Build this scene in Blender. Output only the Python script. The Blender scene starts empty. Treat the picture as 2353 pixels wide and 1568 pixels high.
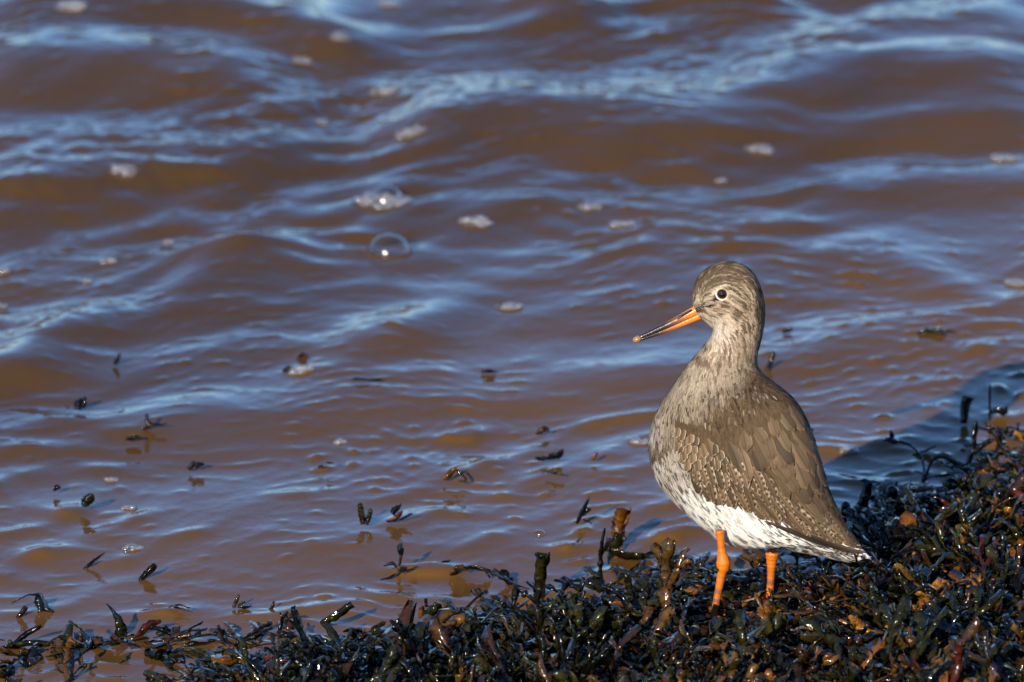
import bpy, bmesh, math, random
import numpy as np
from mathutils import Vector, Matrix
from mathutils.bvhtree import BVHTree

SC = bpy.context.scene
COL = SC.collection
R = math.radians
# ------------------------------------------------------------------ camera
PITCH = R(18.0)
FRAME_W = 0.70                 # metres across the frame at the bird
NPX = 2353.0                   # working units: 2353 across the frame
S_PX = FRAME_W / NPX
FOCAL = 500.0
DIST = FOCAL * FRAME_W / 36.0
AIM = Vector((0, 0, 0.21))
FWD = Vector((0, math.cos(PITCH), -math.sin(PITCH)))
UPV = Vector((0, math.sin(PITCH), math.cos(PITCH)))
RIGHT = Vector((1, 0, 0))
CAM = AIM - FWD * DIST
cd = bpy.data.cameras.new('camera'); cam = bpy.data.objects.new('camera', cd); COL.objects.link(cam)
cam.location = CAM; cam.rotation_euler = (R(90) - PITCH, 0, 0)
cd.lens = FOCAL; cd.sensor_width = 36; cd.clip_start = 0.1; cd.clip_end = 3000
cd.dof.use_dof = True; cd.dof.focus_distance = DIST + 0.0; cd.dof.aperture_fstop = 11.0
SC.camera = cam
# ------------------------------------------------------------------ light
SUN_EL, SUN_AZ = 23.0, 22.0     # light travels away from the camera and to the right
w = bpy.data.worlds.new('World'); SC.world = w; w.use_nodes = True
nt = w.node_tree; bg = nt.nodes['Background']
sky = nt.nodes.new('ShaderNodeTexSky'); sky.sky_type = 'NISHITA'; sky.sun_disc = False
sky.sun_elevation = R(SUN_EL); sky.sun_rotation = R(180 + SUN_AZ)
sky.air_density = 0.8; sky.dust_density = 0.0; sky.ozone_density = 6.5
nt.links.new(sky.outputs[0], bg.inputs[0]); bg.inputs[1].default_value = 0.15
ld = bpy.data.lights.new('sun', 'SUN'); ld.energy = 5.0; ld.angle = R(0.5); ld.color = (1.0, 0.88, 0.72)
sun = bpy.data.objects.new('sun', ld); COL.objects.link(sun)
sdir = Vector((math.sin(R(SUN_AZ)) * math.cos(R(SUN_EL)), math.cos(R(SUN_AZ)) * math.cos(R(SUN_EL)), -math.sin(R(SUN_EL))))
sun.rotation_euler = sdir.to_track_quat('-Z', 'Y').to_euler(); sun.location = (-2, -6, 4)
vs = SC.view_settings; vs.view_transform = 'Standard'; vs.look = 'None'; vs.exposure = 0.40; vs.gamma = 1.0
SC.cycles.use_denoising = True
SC.cycles.max_bounces = 8; SC.cycles.transparent_max_bounces = 16
SC.cycles.caustics_reflective = False; SC.cycles.caustics_refractive = False
SC.cycles.sample_clamp_indirect = 4.0

# ------------------------------------------------------------------ helpers
def S(px, py, Y):
    """world point seen at (px,py) of the 2353-wide layout, at world depth Y"""
    v = (784.0 - py) * S_PX
    wv = (Y - v * math.sin(PITCH)) / math.cos(PITCH)
    return AIM + RIGHT * ((px - 1176.5) * S_PX) + UPV * v + FWD * wv

def G(px, py, z=0.0):
    """point of the level z under the layout position"""
    d = FWD * DIST + RIGHT * ((px - 1176.5) * S_PX) + UPV * ((784.0 - py) * S_PX)
    return CAM + d * ((z - CAM.z) / d.z)

def tag(o, label=None, cat=None, group=None, kind=None):
    if label: o['label'] = label
    if cat: o['category'] = cat
    if group: o['group'] = group
    if kind: o['kind'] = kind
    return o

def link(name, me, mat=None, parent=None):
    o = bpy.data.objects.new(name, me); COL.objects.link(o)
    if mat is not None and me is not None and not me.materials: me.materials.append(mat)
    if parent is not None: o.parent = parent
    return o

def mesh(name, verts, faces, cols=None, smooth=True, uvs=None):
    me = bpy.data.meshes.new(name)
    me.from_pydata([tuple(v) for v in verts], [], faces)
    if smooth: me.polygons.foreach_set('use_smooth', [True] * len(me.polygons))
    if cols is not None:
        a = me.color_attributes.new('col', 'FLOAT_COLOR', 'POINT')
        c = np.ones((len(verts), 4), np.float32); c[:, :3] = np.asarray(cols, np.float32)[:, :3]
        a.data.foreach_set('color', c.ravel())
    if uvs is not None:
        l = me.uv_layers.new(name='uv')
        idx = np.zeros(len(me.loops), np.int32); me.loops.foreach_get('vertex_index', idx)
        l.data.foreach_set('uv', np.asarray(uvs, np.float32)[idx].ravel())
    me.update()
    return me

def np_mesh(name, V, quads, cols=None, tris=None, smooth=True):
    """fast mesh from arrays"""
    me = bpy.data.meshes.new(name)
    nq = len(quads); ntr = 0 if tris is None else len(tris)
    me.vertices.add(len(V)); me.vertices.foreach_set('co', np.asarray(V, np.float32).ravel())
    li = np.asarray(quads, np.int32).ravel()
    ls = np.arange(nq, dtype=np.int32) * 4
    if ntr:
        li = np.concatenate([li, np.asarray(tris, np.int32).ravel()])
        ls = np.concatenate([ls, nq * 4 + np.arange(ntr, dtype=np.int32) * 3])
    me.loops.add(len(li)); me.loops.foreach_set('vertex_index', li)
    me.polygons.add(nq + ntr); me.polygons.foreach_set('loop_start', ls)
    me.update(calc_edges=True)
    if smooth: me.polygons.foreach_set('use_smooth', np.ones(nq + ntr, bool))
    if cols is not None:
        a = me.color_attributes.new('col', 'FLOAT_COLOR', 'POINT')
        c = np.ones((len(V), 4), np.float32); c[:, :3] = cols
        a.data.foreach_set('color', c.ravel())
    me.validate()
    return me

def empty(name, loc=(0, 0, 0)):
    o = bpy.data.objects.new(name, None); COL.objects.link(o); o.location = loc; o.empty_display_size = 0.02
    return o

def sm(e0, e1, x):
    t = np.clip((np.asarray(x, float) - e0) / (e1 - e0), 0, 1); return t * t * (3 - 2 * t)

def vnoise(x, y, seed=0):
    x = np.asarray(x, float); y = np.asarray(y, float)
    xi = np.floor(x).astype(np.int64); yi = np.floor(y).astype(np.int64)
    fx = x - xi; fy = y - yi
    fx = fx * fx * fx * (fx * (fx * 6 - 15) + 10); fy = fy * fy * fy * (fy * (fy * 6 - 15) + 10)
    def h(a, b):
        n = (a * 374761393 + b * 668265263 + seed * 974634777) & 0x7fffffff
        n = ((n ^ (n >> 13)) * 1274126177) & 0x7fffffff
        n = (n ^ (n >> 16)) & 0xffff
        return n / 32767.5 - 1.0
    return (h(xi, yi) * (1 - fx) + h(xi + 1, yi) * fx) * (1 - fy) + (h(xi, yi + 1) * (1 - fx) + h(xi + 1, yi + 1) * fx) * fy

class NT:
    def __init__(s, name):
        s.m = bpy.data.materials.new(name); s.m.use_nodes = True; s.t = s.m.node_tree
        s.p = s.t.nodes['Principled BSDF']; s.out = s.t.nodes['Material Output']
    def n(s, typ, **kw):
        nd = s.t.nodes.new('ShaderNode' + typ)
        for k, v in kw.items():
            if k in nd.inputs: nd.inputs[k].default_value = v
            else: setattr(nd, k, v)
        return nd
    def l(s, a, b): s.t.links.new(a, b)
    def noise(s, scale, detail=3, vec=None):
        nd = s.n('TexNoise', Scale=scale, Detail=detail)
        if vec is not None: s.l(vec, nd.inputs['Vector'])
        return nd
    def coord(s): return s.n('TexCoord').outputs['Object']
    def ramp(s, fac, stops):
        r = s.n('ValToRGB'); e = r.color_ramp.elements
        while len(e) < len(stops): e.new(0.5)
        for q, (p, c) in zip(e, stops): q.position = p; q.color = (*c, 1) if len(c) == 3 else c
        s.l(fac, r.inputs[0]); return r.outputs[0]
    def mix(s, fac, a, b, blend='MIX'):
        m = s.n('MixRGB', blend_type=blend)
        for i, v in enumerate((fac, a, b)):
            if hasattr(v, 'links'): s.l(v, m.inputs[i])
            else: m.inputs[i].default_value = v if i == 0 else (*v, 1)
        return m.outputs[0]
    def math(s, op, a, b=0.0):
        m = s.n('Math', operation=op)
        for i, v in enumerate((a, b)):
            if hasattr(v, 'links'): s.l(v, m.inputs[i])
            else: m.inputs[i].default_value = v
        return m.outputs[0]
    def bump(s, h, strength, dist):
        b = s.n('Bump', Strength=strength, Distance=dist); s.l(h, b.inputs['Height']); s.l(b.outputs[0], s.p.inputs['Normal']); return b

# ------------------------------------------------------------------ materials
def mat_water():
    t = NT('silty_water'); co = t.coord()
    n1 = t.noise(3.0, 3, co)
    va = t.n('VertexColor', layer_name='col')
    far = t.ramp(n1.outputs[0], [(0.3, (0.060, 0.033, 0.013)), (0.7, (0.090, 0.047, 0.014))])
    nearc = t.ramp(n1.outputs[0], [(0.3, (0.112, 0.054, 0.014)), (0.7, (0.144, 0.071, 0.018))])
    c = t.mix(va.outputs[0], far, nearc)
    t.l(c, t.p.inputs['Base Color'])
    t.p.inputs['Roughness'].default_value = 0.07; t.p.inputs['IOR'].default_value = 1.333
    mp = t.n('Mapping'); t.l(co, mp.inputs[0]); mp.inputs['Scale'].default_value = (1, 0.6, 1)
    n2 = t.noise(130, 3, mp.outputs[0])
    t.bump(n2.outputs[0], 0.35, 0.0010)
    return t.m

def mat_shore():
    t = NT('wet_mud'); co = t.coord()
    n1 = t.noise(25, 6, co)
    t.l(t.ramp(n1.outputs[0], [(0.35, (0.020, 0.014, 0.008)), (0.7, (0.085, 0.058, 0.032))]), t.p.inputs['Base Color'])
    t.p.inputs['Roughness'].default_value = 0.45
    t.bump(t.noise(160, 4, co).outputs[0], 0.7, 0.004)
    return t.m

def mat_weed():
    t = NT('wet_wrack'); co = t.coord()
    a = t.n('VertexColor', layer_name='col')
    n1 = t.noise(260, 3, co)
    k = t.ramp(n1.outputs[0], [(0.3, (0.45, 0.45, 0.45)), (0.7, (1.35, 1.3, 1.2))])
    c = t.mix(1.0, a.outputs[0], k, 'MULTIPLY')
    t.l(c, t.p.inputs['Base Color'])
    t.p.inputs['Roughness'].default_value = 0.11; t.p.inputs['IOR'].default_value = 1.45
    n2 = t.noise(280, 1, co)
    b = t.bump(n2.outputs[0], 1.0, 0.0008)
    t.p.inputs['Coat Weight'].default_value = 0.5; t.p.inputs['Coat Roughness'].default_value = 0.07; t.p.inputs['Coat IOR'].default_value = 1.4; t.l(b.outputs[0], t.p.inputs['Coat Normal'])
    tr = t.n('BsdfTranslucent'); t.l(c, tr.inputs['Color'])
    mx = t.n('MixShader'); mx.inputs[0].default_value = 0.28
    t.l(t.p.outputs[0], mx.inputs[1]); t.l(tr.outputs[0], mx.inputs[2]); t.l(mx.outputs[0], t.out.inputs[0])
    return t.m

def mat_col(name, rough=0.8, spec=0.2, bump=None, trans=0.0):
    t = NT(name); a = t.n('VertexColor', layer_name='col')
    t.l(a.outputs[0], t.p.inputs['Base Color'])
    t.p.inputs['Roughness'].default_value = rough; t.p.inputs['Specular IOR Level'].default_value = spec
    if bump: t.bump(t.noise(bump[0], 3, t.coord()).outputs[0], bump[1], bump[2])
    if trans:
        tr = t.n('BsdfTranslucent'); t.l(a.outputs[0], tr.inputs['Color'])
        mx = t.n('MixShader'); mx.inputs[0].default_value = trans
        t.l(t.p.outputs[0], mx.inputs[1]); t.l(tr.outputs[0], mx.inputs[2]); t.l(mx.outputs[0], t.out.inputs[0])
    return t.m

def mat_feather(name, base, dark, pale, fringe, notch, freq, inner=.45):
    """u across the vane (0..1), v along it: shaft line, pale fringe, dark marginal notches"""
    t = NT(name)
    uv = t.n('UVMap', uv_map='uv'); sp = t.n('SeparateXYZ'); t.l(uv.outputs[0], sp.inputs[0])
    u = t.math('ABSOLUTE', t.math('SUBTRACT', t.math('MULTIPLY', sp.outputs[0], 2.0), 1.0)); v = sp.outputs[1]
    oi = t.n('ObjectInfo'); rnd = oi.outputs['Random']
    tone = t.ramp(rnd, [(0.0, tuple(0.45 * b for b in base)), (0.5, base), (1.0, tuple(1.6 * b for b in base))])
    # barbs: fine slanted streaks
    cv = t.n('CombineXYZ'); t.l(t.math('MULTIPLY', t.math('ADD', v, t.math('MULTIPLY', u, -0.25)), 60.0), cv.inputs[0]); t.l(t.math('MULTIPLY', u, 2.0), cv.inputs[1])
    t.l(t.math('MULTIPLY', rnd, 40.0), cv.inputs[2])
    barb = t.noise(1.0, 2, cv.outputs[0]).outputs[0]
    c = t.mix(t.math('MULTIPLY', barb, 0.55), tone, dark)
    # darker centre
    c = t.mix(t.math('MULTIPLY', t.math('SUBTRACT', 1.0, u), 0.45), c, dark)
    sh = t.math('LESS_THAN', u, 0.06); c = t.mix(t.math('MULTIPLY', sh, 0.7), c, dark)
    if notch > 0:
        s = t.math('SINE', t.math('ADD', t.math('MULTIPLY', v, freq), t.math('MULTIPLY', rnd, 6.0)))
        b = t.math('MULTIPLY', t.math('GREATER_THAN', s, 0.25), t.math('GREATER_THAN', u, inner))
        c = t.mix(t.math('MULTIPLY', b, notch), c, dark)
        pb = t.math('MULTIPLY', t.math('LESS_THAN', s, -0.2), t.math('GREATER_THAN', u, 0.66))
        c = t.mix(t.math('MULTIPLY', pb, 0.75 * fringe), c, pale)
    edge = t.math('MAXIMUM', t.math('MULTIPLY', t.math('SUBTRACT', u, 0.80), 6.0), t.math('MULTIPLY', t.math('SUBTRACT', v, 0.90), 12.0))
    edge.node.use_clamp = True
    f = t.math('MULTIPLY', edge, fringe)
    c = t.mix(f, c, pale)
    t.l(c, t.p.inputs['Base Color'])
    t.p.inputs['Roughness'].default_value = 0.6; t.p.inputs['Specular IOR Level'].default_value = 0.25
    t.bump(barb, 0.25, 0.0006)
    return t.m

def mat_bubble(white):
    t = NT('bubble_film' if not white else 'foam_froth')
    t.t.nodes.remove(t.p)
    ge = t.n('NewGeometry'); dt = t.n('VectorMath', operation='DOT_PRODUCT'); t.l(ge.outputs['Incoming'], dt.inputs[0]); t.l(ge.outputs['Normal'], dt.inputs[1])
    fz = t.math('ADD', 0.07, t.math('MULTIPLY', 0.9, t.math('POWER', t.math('SUBTRACT', 1.0, t.math('ABSOLUTE', dt.outputs['Value'])), 3.0)))
    tr = t.n('BsdfTransparent'); gl = t.n('BsdfGlossy', Roughness=0.09); tr.inputs[0].default_value = (0.97, 0.97, 0.97, 1)
    m1 = t.n('MixShader'); t.l(fz, m1.inputs[0]); t.l(tr.outputs[0], m1.inputs[1]); t.l(gl.outputs[0], m1.inputs[2])
    if white:
        df = t.n('BsdfDiffuse', Color=(0.70, 0.66, 0.63, 1)); m2 = t.n('MixShader'); m2.inputs[0].default_value = 0.08
        t.l(m1.outputs[0], m2.inputs[1]); t.l(df.outputs[0], m2.inputs[2]); t.l(m2.outputs[0], t.out.inputs[0])
    else: t.l(m1.outputs[0], t.out.inputs[0])
    return t.m

M_WATER, M_SHORE, M_WEED = mat_water(), mat_shore(), mat_weed()
M_BUB, M_FROTH = mat_bubble(False), mat_bubble(True)
M_PLUME = mat_col('plumage', 0.75, 0.15, None, 0.12)
M_SKIN = mat_col('body_down', 0.9, 0.1)
M_HORN = mat_col('bill_horn', 0.28, 0.5, (900, 0.25, 0.0006))
M_LEG = mat_col('leg_scales', 0.32, 0.5, (1100, 0.8, 0.0007))
M_EYE = mat_col('eye_gloss', 0.03, 0.6)
M_RING = mat_col('eye_ring_feather', 0.7, 0.2)
M_DROP = mat_col('wet_sand_drop', 0.12, 0.5)

# ------------------------------------------------------------------ the lie of the shore
SHORE = [(-300, 1700), (0, 1665), (200, 1640), (350, 1608), (500, 1560), (640, 1505), (750, 1480), (1000, 1476), (1150, 1405),
         (1400, 1362), (1550, 1325), (1700, 1300), (1900, 1300), (1960, 1222), (2080, 1138), (2250, 1068), (2353, 1025), (2700, 915)]
_sg = [G(*p) for p in SHORE]
SHX = np.array([p.x for p in _sg]); SHY = np.array([p.y for p in _sg])
FEET = [tuple(G(1648, 1400, .02))[:2], tuple(G(1778, 1358, .02))[:2]]
def shore_y(x): return np.interp(x, SHX, SHY)
def bank_z(x, y):
    """height of the shore under weed and water"""
    d = shore_y(x) - np.asarray(y, float)             # >0 on the bank
    z = np.where(d > 0, -0.006 + 0.017 * sm(0, 0.16, d) + 0.09 * np.maximum(d - 0.16, 0), -0.006 + 0.16 * d)
    z = np.maximum(z, -0.6 + 0.0 * d)
    for fx, fy in FEET: z = z - 0.002 * np.exp(-((np.asarray(x) - fx) ** 2 + ((np.asarray(y) - fy) * .8) ** 2) / .04 ** 2)
    near = np.exp(-(np.maximum(np.abs(d) - 0.6, 0) / 0.5) ** 2)
    return z + near * (0.005 * vnoise(np.asarray(x) * 22, np.asarray(y) * 22, 5) + 0.0025 * vnoise(np.asarray(x) * 60, np.asarray(y) * 60, 6))

def axis(lo, hi, step, far_lo, far_hi, g=1.22):
    mid = list(np.arange(lo, hi + 1e-9, step)); a = []; st = step; x = lo
    while x > far_lo: st *= g; x -= st; a.append(x)
    b = []; st = step; x = mid[-1]
    while x < far_hi: st *= g; x += st; b.append(x)
    return np.array(a[::-1] + mid + b)

def grid(name, xs, ys, Z, cols=None):
    X, Yg = np.meshgrid(xs, ys); V = np.stack([X.ravel(), Yg.ravel(), Z.ravel()], 1)
    nx = len(xs); i = np.arange(len(ys) - 1)[:, None] * nx + np.arange(nx - 1)[None, :]
    q = np.stack([i, i + 1, i + nx + 1, i + nx], -1).reshape(-1, 4)
    return np_mesh(name, V, q, cols)

xs = axis(-0.6, 0.6, 0.012, -400, 400); ys = axis(-0.7, 0.7, 0.012, -400, 600)
X, Yg = np.meshgrid(xs, ys)
tag(link('shore', grid('shore', xs, ys, np.where(Yg < -30, 3.0, bank_z(X, np.maximum(Yg, -30)))), M_SHORE), kind='structure')

# ------------------------------------------------------------------ water
# swell crests: (points on the layout), height mm, face length mm, back length mm
CRESTS = [
    ([(-150, 45), (300, 22), (430, 25), (600, 58), (850, 96), (980, 88)], 20, 95, 65),
    ([(-200, 180), (250, 160), (450, 165), (620, 185), (760, 195)], 20, 100, 75),
    ([(-200, 470), (0, 448), (250, 425), (480, 398), (700, 340), (850, 330)], 15, 75, 170),
    ([(760, 400), (830, 335), (1100, 285), (1450, 285), (1640, 268), (1800, 215), (2000, 172), (2200, 182), (2500, 170)], 18, 160, 120),
    ([(1080, 60), (1180, 35), (1300, 26), (1440, 50), (1520, 95)], 20, 85, 55),
    ([(1440, 60), (1600, 35), (1760, 30), (1900, 60), (1980, 100)], 15, 85, 50),
    ([(1800, 130), (2050, 75), (2200, 55), (2500, 50)], 12, 70, 60),
    ([(300, 690), (360, 662), (500, 615), (650, 598), (800, 610)], 14, 85, 65),
    ([(-200, 900), (0, 838), (150, 775), (285, 738), (380, 735)], 15, 90, 80),
    ([(640, 880), (730, 842), (900, 775), (1120, 688), (1180, 680)], 12, 75, 60),
    ([(560, 912), (700, 892), (850, 885), (1000, 866), (1150, 858)], 4, 60, 40),
    ([(900, 520), (1100, 500), (1300, 450), (1450, 425)], 4, 60, 50),
    ([(1250, 640), (1500, 600), (1700, 560)], 4, 60, 60),
    ([(1850, 620), (2000, 590), (2200, 640), (2420, 720)], 5, 90, 60),
    ([(1700, 860), (1950, 770), (2400, 740)], 4, 60, 60),
]
def wave_height(x, y):
    h = np.zeros_like(x); wx = x + 0.022 * vnoise(x * 7, y * 5, 21); wy = y + 0.030 * vnoise(x * 6, y * 5, 22) + 0.012 * vnoise(x * 17, y * 12, 23)
    for pts, a, f, b in CRESTS:
        g = [G(*p) for p in pts]; gx = np.array([p.x for p in g]); gy = np.array([p.y for p in g])
        yc = np.interp(x, gx, gy); t = wy - yc
        win = sm(gx[0], gx[0] + 0.09, x) * (1 - sm(gx[-1] - 0.09, gx[-1], x))
        h += a * 1e-3 * win * np.where(t < 0, np.exp(-(t / (f * .85e-3)) ** 2), np.exp(-(t / (b * .85e-3)) ** 2))
    rng = np.random.default_rng(11)
    depth = np.clip((y - shore_y(x)) / 0.9, 0, 1)
    def band(n, l0, l1, slope, spread, mean, seed):
        r = np.random.default_rng(seed); o = np.zeros_like(x)
        for i in range(n):
            lam = math.exp(r.uniform(math.log(l0), math.log(l1))); k = 2 * math.pi / lam
            th = mean + r.normal(0, spread); amp = slope * math.sqrt(2.0 / n) / k
            ph = r.uniform(0, 6.283)
            o += amp * np.sin(k * (wx * math.sin(th) + wy * math.cos(th)) + ph)
        return o
    def peaked(o, sl):
        # narrow crests, flat troughs
        sd = o.std() + 1e-9; q = o / sd
        return sd * (np.exp(1.1 * np.minimum(q, 2.6)) - 1.8) / 1.9 * sl
    patch = 0.45 + 0.9 * sm(-0.5, 0.7, vnoise(x * 6 + 3, y * 3.2, 31))
    patch2 = 0.4 + 0.9 * sm(-0.5, 0.6, vnoise(x * 9 + 7, y * 5, 33))
    h += band(26, 0.11, 0.32, 0.062, 0.40, R(-22), 1) * (0.22 + 0.78 * depth)
    b2 = band(44, 0.035, 0.095, 0.066, 0.50, R(-24), 2); h += (b2 * depth + peaked(b2, .9) * (1 - depth)) * patch * (0.85 + 0.22 * depth)
    b3 = band(50, 0.011, 0.030, 0.056, 0.50, R(-10), 3); h += peaked(b3, 1.0) * patch2 * (1.5 - 0.6 * depth)
    # wrinkled water along the broken crest
    for pts, wd, am in (([(0, 430), (400, 365), (700, 280), (1000, 262), (1300, 215)], 0.10, 0.0009), ([(1500, 160), (1800, 90), (2100, 50)], 0.10, 0.0007), ([(1450, 270), (1700, 225), (1900, 165)], 0.05, 0.0009), ([(0, 810), (150, 765), (280, 730)], 0.04, 0.0008)):
        g = [G(*p) for p in pts]; yc = np.interp(x, [p.x for p in g], [p.y for p in g])
        win = np.exp(-((y - yc - 0.02) / wd) ** 2) * sm(g[0].x - 0.05, g[0].x, x) * (1 - sm(g[-1].x, g[-1].x + 0.05, x))
        h += am * win * (vnoise(x * 70, y * 60, 41) + 0.6 * vnoise(x * 150, y * 110, 42))
    return h
xs = axis(-0.55, 0.55, 0.0021, -300, 300, 1.3); ys = axis(-0.45, 2.25, 0.0030, -0.5, 600, 1.3)
X, Yg = np.meshgrid(xs, ys)
fade = (1 - sm(0.6, 6, np.abs(X))) * (1 - sm(2.4, 9, Yg))
Z = wave_height(X, Yg) * fade
xs_w, ys_w, Zw = xs, ys, Z
silt = 1 - sm(0.05, 1.1, Yg - shore_y(X) + 0.10 * vnoise(X * 5, Yg * 3, 81))
tag(link('water', grid('water', xs, ys, Z, np.repeat(silt.ravel()[:, None], 3, 1)), M_WATER), kind='structure')
def water_z(x, y):
    i = min(max(int(np.searchsorted(xs_w, x)) - 1, 0), len(xs_w) - 2); j = min(max(int(np.searchsorted(ys_w, y)) - 1, 0), len(ys_w) - 2)
    a = (x - xs_w[i]) / (xs_w[i + 1] - xs_w[i]); b = (y - ys_w[j]) / (ys_w[j + 1] - ys_w[j])
    return float((Zw[j, i] * (1 - a) + Zw[j, i + 1] * a) * (1 - b) + (Zw[j + 1, i] * (1 - a) + Zw[j + 1, i + 1] * a) * b)
def W(px, py):
    """where the layout position meets the waving water"""
    z = 0.0
    for _ in range(4):
        p = G(px, py, z); z = water_z(p.x, p.y)
    return G(px, py, z)

# ------------------------------------------------------------------ wrack
PAL = {'black': (0.0075, 0.0072, 0.0026), 'olive': (0.020, 0.020, 0.004), 'brown': (0.038, 0.020, 0.007), 'amber': (0.17, 0.068, 0.007), 'ochre': (0.085, 0.042, 0.009), 'red': (0.085, 0.020, 0.008), 'blue': (0.008, 0.012, 0.015)}

def ribbon(path, widths, side, thick, rng, wav=0.15):
    """strap of lens-shaped section along a path; side = rough direction of its width"""
    n = len(path); V = []; F = []
    ph = rng.uniform(0, 6.28); fq = rng.uniform(3, 6)
    for i in range(n):
        t = (path[min(i + 1, n - 1)] - path[max(i - 1, 0)]).normalized()
        b = (side - t * side.dot(t)); b = b.normalized() if b.length > 1e-6 else t.orthogonal().normalized()
        nn = t.cross(b); u = i / (n - 1)
        wl = widths[i] * (1 + wav * math.sin(fq * u * 6.28 + ph)); wr = widths[i] * (1 + wav * math.sin(fq * 1.3 * u * 6.28 + ph * 2))
        cl = 0.45 * math.sin(ph + 5 * u); th = thick * (0.5 + 0.5 * min(1, widths[i] / (thick * 3 + 1e-9)))
        p = path[i]
        V += [p - b * wl + nn * wl * cl, p - nn * th * .6, p + b * wr + nn * wr * cl * .8, p + nn * th]
        if i:
            o = 4 * (i - 1)
            for k in range(4): F.append((o + k, o + (k + 1) % 4, o + 4 + (k + 1) % 4, o + 4 + k))
    F.append((3, 2, 1, 0)); o = 4 * (n - 1); F.append((o, o + 1, o + 2, o + 3))
    return V, F

def ball(c, r, stretch=Vector((1, 1, 1)), seg=8, rings=5):
    V = [c + Vector((0, 0, -r * stretch.z))]; F = []
    for i in range(1, rings):
        a = -math.pi / 2 + math.pi * i / rings
        for k in range(seg):
            t = 2 * math.pi * k / seg
            V.append(c + Vector((math.cos(a) * math.cos(t) * r * stretch.x, math.cos(a) * math.sin(t) * r * stretch.y, math.sin(a) * r * stretch.z)))
    V.append(c + Vector((0, 0, r * stretch.z))); top = len(V) - 1
    for k in range(seg): F.append((0, 1 + (k + 1) % seg, 1 + k))
    for i in range(rings - 2):
        for k in range(seg):
            a = 1 + i * seg + k; b = 1 + i * seg + (k + 1) % seg; F.append((a, b, b + seg, a + seg))
    for k in range(seg): F.append((top, top - seg + k, top - seg + (k + 1) % seg))
    return V, F

def join(parts):
    V = []; F = []; C = []
    for v, f, c in parts:
        o = len(V); V += v; F += [tuple(i + o for i in q) for q in f]
        C += (c if isinstance(c, list) else [c] * len(v))
    return V, F, C

def jit(c, rng, a=0.3):
    k = 1 + rng.uniform(-a, a); return tuple(max(0.002, x * k * (1 + rng.uniform(-.12, .12))) for x in c)

def make_frond(rng, L, wd, col, forks=2, bladders=0.4):
    """small forked wrack frond growing along +X from the origin, lying near z=0"""
    parts = []
    def grow(p, d, L, wd, lev):
        n = 5 if lev else 6; path = [p.copy()]; bend = Vector((rng.uniform(-.3, .3), rng.uniform(-.55, .55), rng.uniform(-.5, .45)))
        for i in range(1, n):
            d = (d + bend * 0.22 + Vector((0, 0, rng.uniform(-.12, .12)))).normalized(); path.append(path[-1] + d * (L / (n - 1)))
        last = lev == forks
        ws = []
        for i in range(n):
            u = i / (n - 1)
            ws.append(wd * ((0.45 + 0.55 * min(1, u * 2)) if lev == 0 else (0.75 + 0.35 * u)) * (1 if not last else (1.1 if u < .8 else 0.75)))
        side = Vector((rng.uniform(-.2, .2), 1, rng.uniform(-.9, .9)))
        V, F = ribbon(path, ws, side, wd * 0.07 + 0.0003, rng, 0.28)
        c = jit(col, rng); tip = tuple(min(.5, x * (1.5 if last else 1.1)) for x in c)
        C = [tuple(c[k] * (1 - i / (n - 1)) + tip[k] * (i / (n - 1)) for k in range(3)) for i in range(n) for _ in range(4)]
        parts.append((V, F, C))
        if rng.random() < bladders:
            q = path[n // 2]; r = wd * rng.uniform(.55, 1.0); V, F = ball(q, r, Vector((1.25, .9, .8)), 7, 5); parts.append((V, F, jit(col, rng)))
        if not last:
            for sgn in (-1, 1):
                a = sgn * rng.uniform(.3, .75); e = Vector((d.x * math.cos(a) - d.y * math.sin(a), d.x * math.sin(a) + d.y * math.cos(a), d.z + rng.uniform(-.25, .35))).normalized()
                grow(path[-1] - d * wd * .3, e, L * rng.uniform(.55, .9), wd * rng.uniform(.7, .95), lev + 1)
    grow(Vector((0, 0, 0)), Vector((1, 0, 0.1)).normalized(), L, wd, 0)
    return join(parts)

rng = random.Random(7)
VARIANTS = {}
for pal in ('black', 'olive', 'brown', 'ochre', 'amber', 'red', 'blue'):
    VARIANTS[pal] = []
    for k in range(7):
        fk = (0, 1, 1, 1, 0, 2, 1)[k]
        VARIANTS[pal].append(make_frond(rng, rng.uniform(.011, .024), rng.uniform(.0020, .0052), PAL[pal], fk, 0.22))

def pick_pal(px_x, r):
    """more amber tips where the bank is broad"""
    am = 0.08 + 0.18 * float(sm(-0.05, 0.3, px_x))
    q = r.random()
    if q < am: return 'amber' if r.random() < .55 else 'ochre'
    if q < am + .02: return 'red'
    if q < am + .22: return 'brown'
    if q < am + .50: return 'olive'
    if q < am + .54: return 'blue'
    return 'black'

def frond_matrix(r, p, flat=0.0):
    yaw = r.uniform(0, 6.283); pit = -(r.uniform(-0.35, 0.42) if r.random() < .9 else r.uniform(.2, .95)) * (1 - 0.7 * flat); rol = r.gauss(0, .7)
    return Matrix.Translation(p) @ Matrix.Diagonal((1, 1, 1 - .6 * flat, 1)) @ Matrix.Rotation(yaw, 4, 'Z') @ Matrix.Rotation(pit, 4, 'Y') @ Matrix.Rotation(rol, 4, 'X') @ Matrix.Scale(r.uniform(.7, 1.45), 4)

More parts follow.
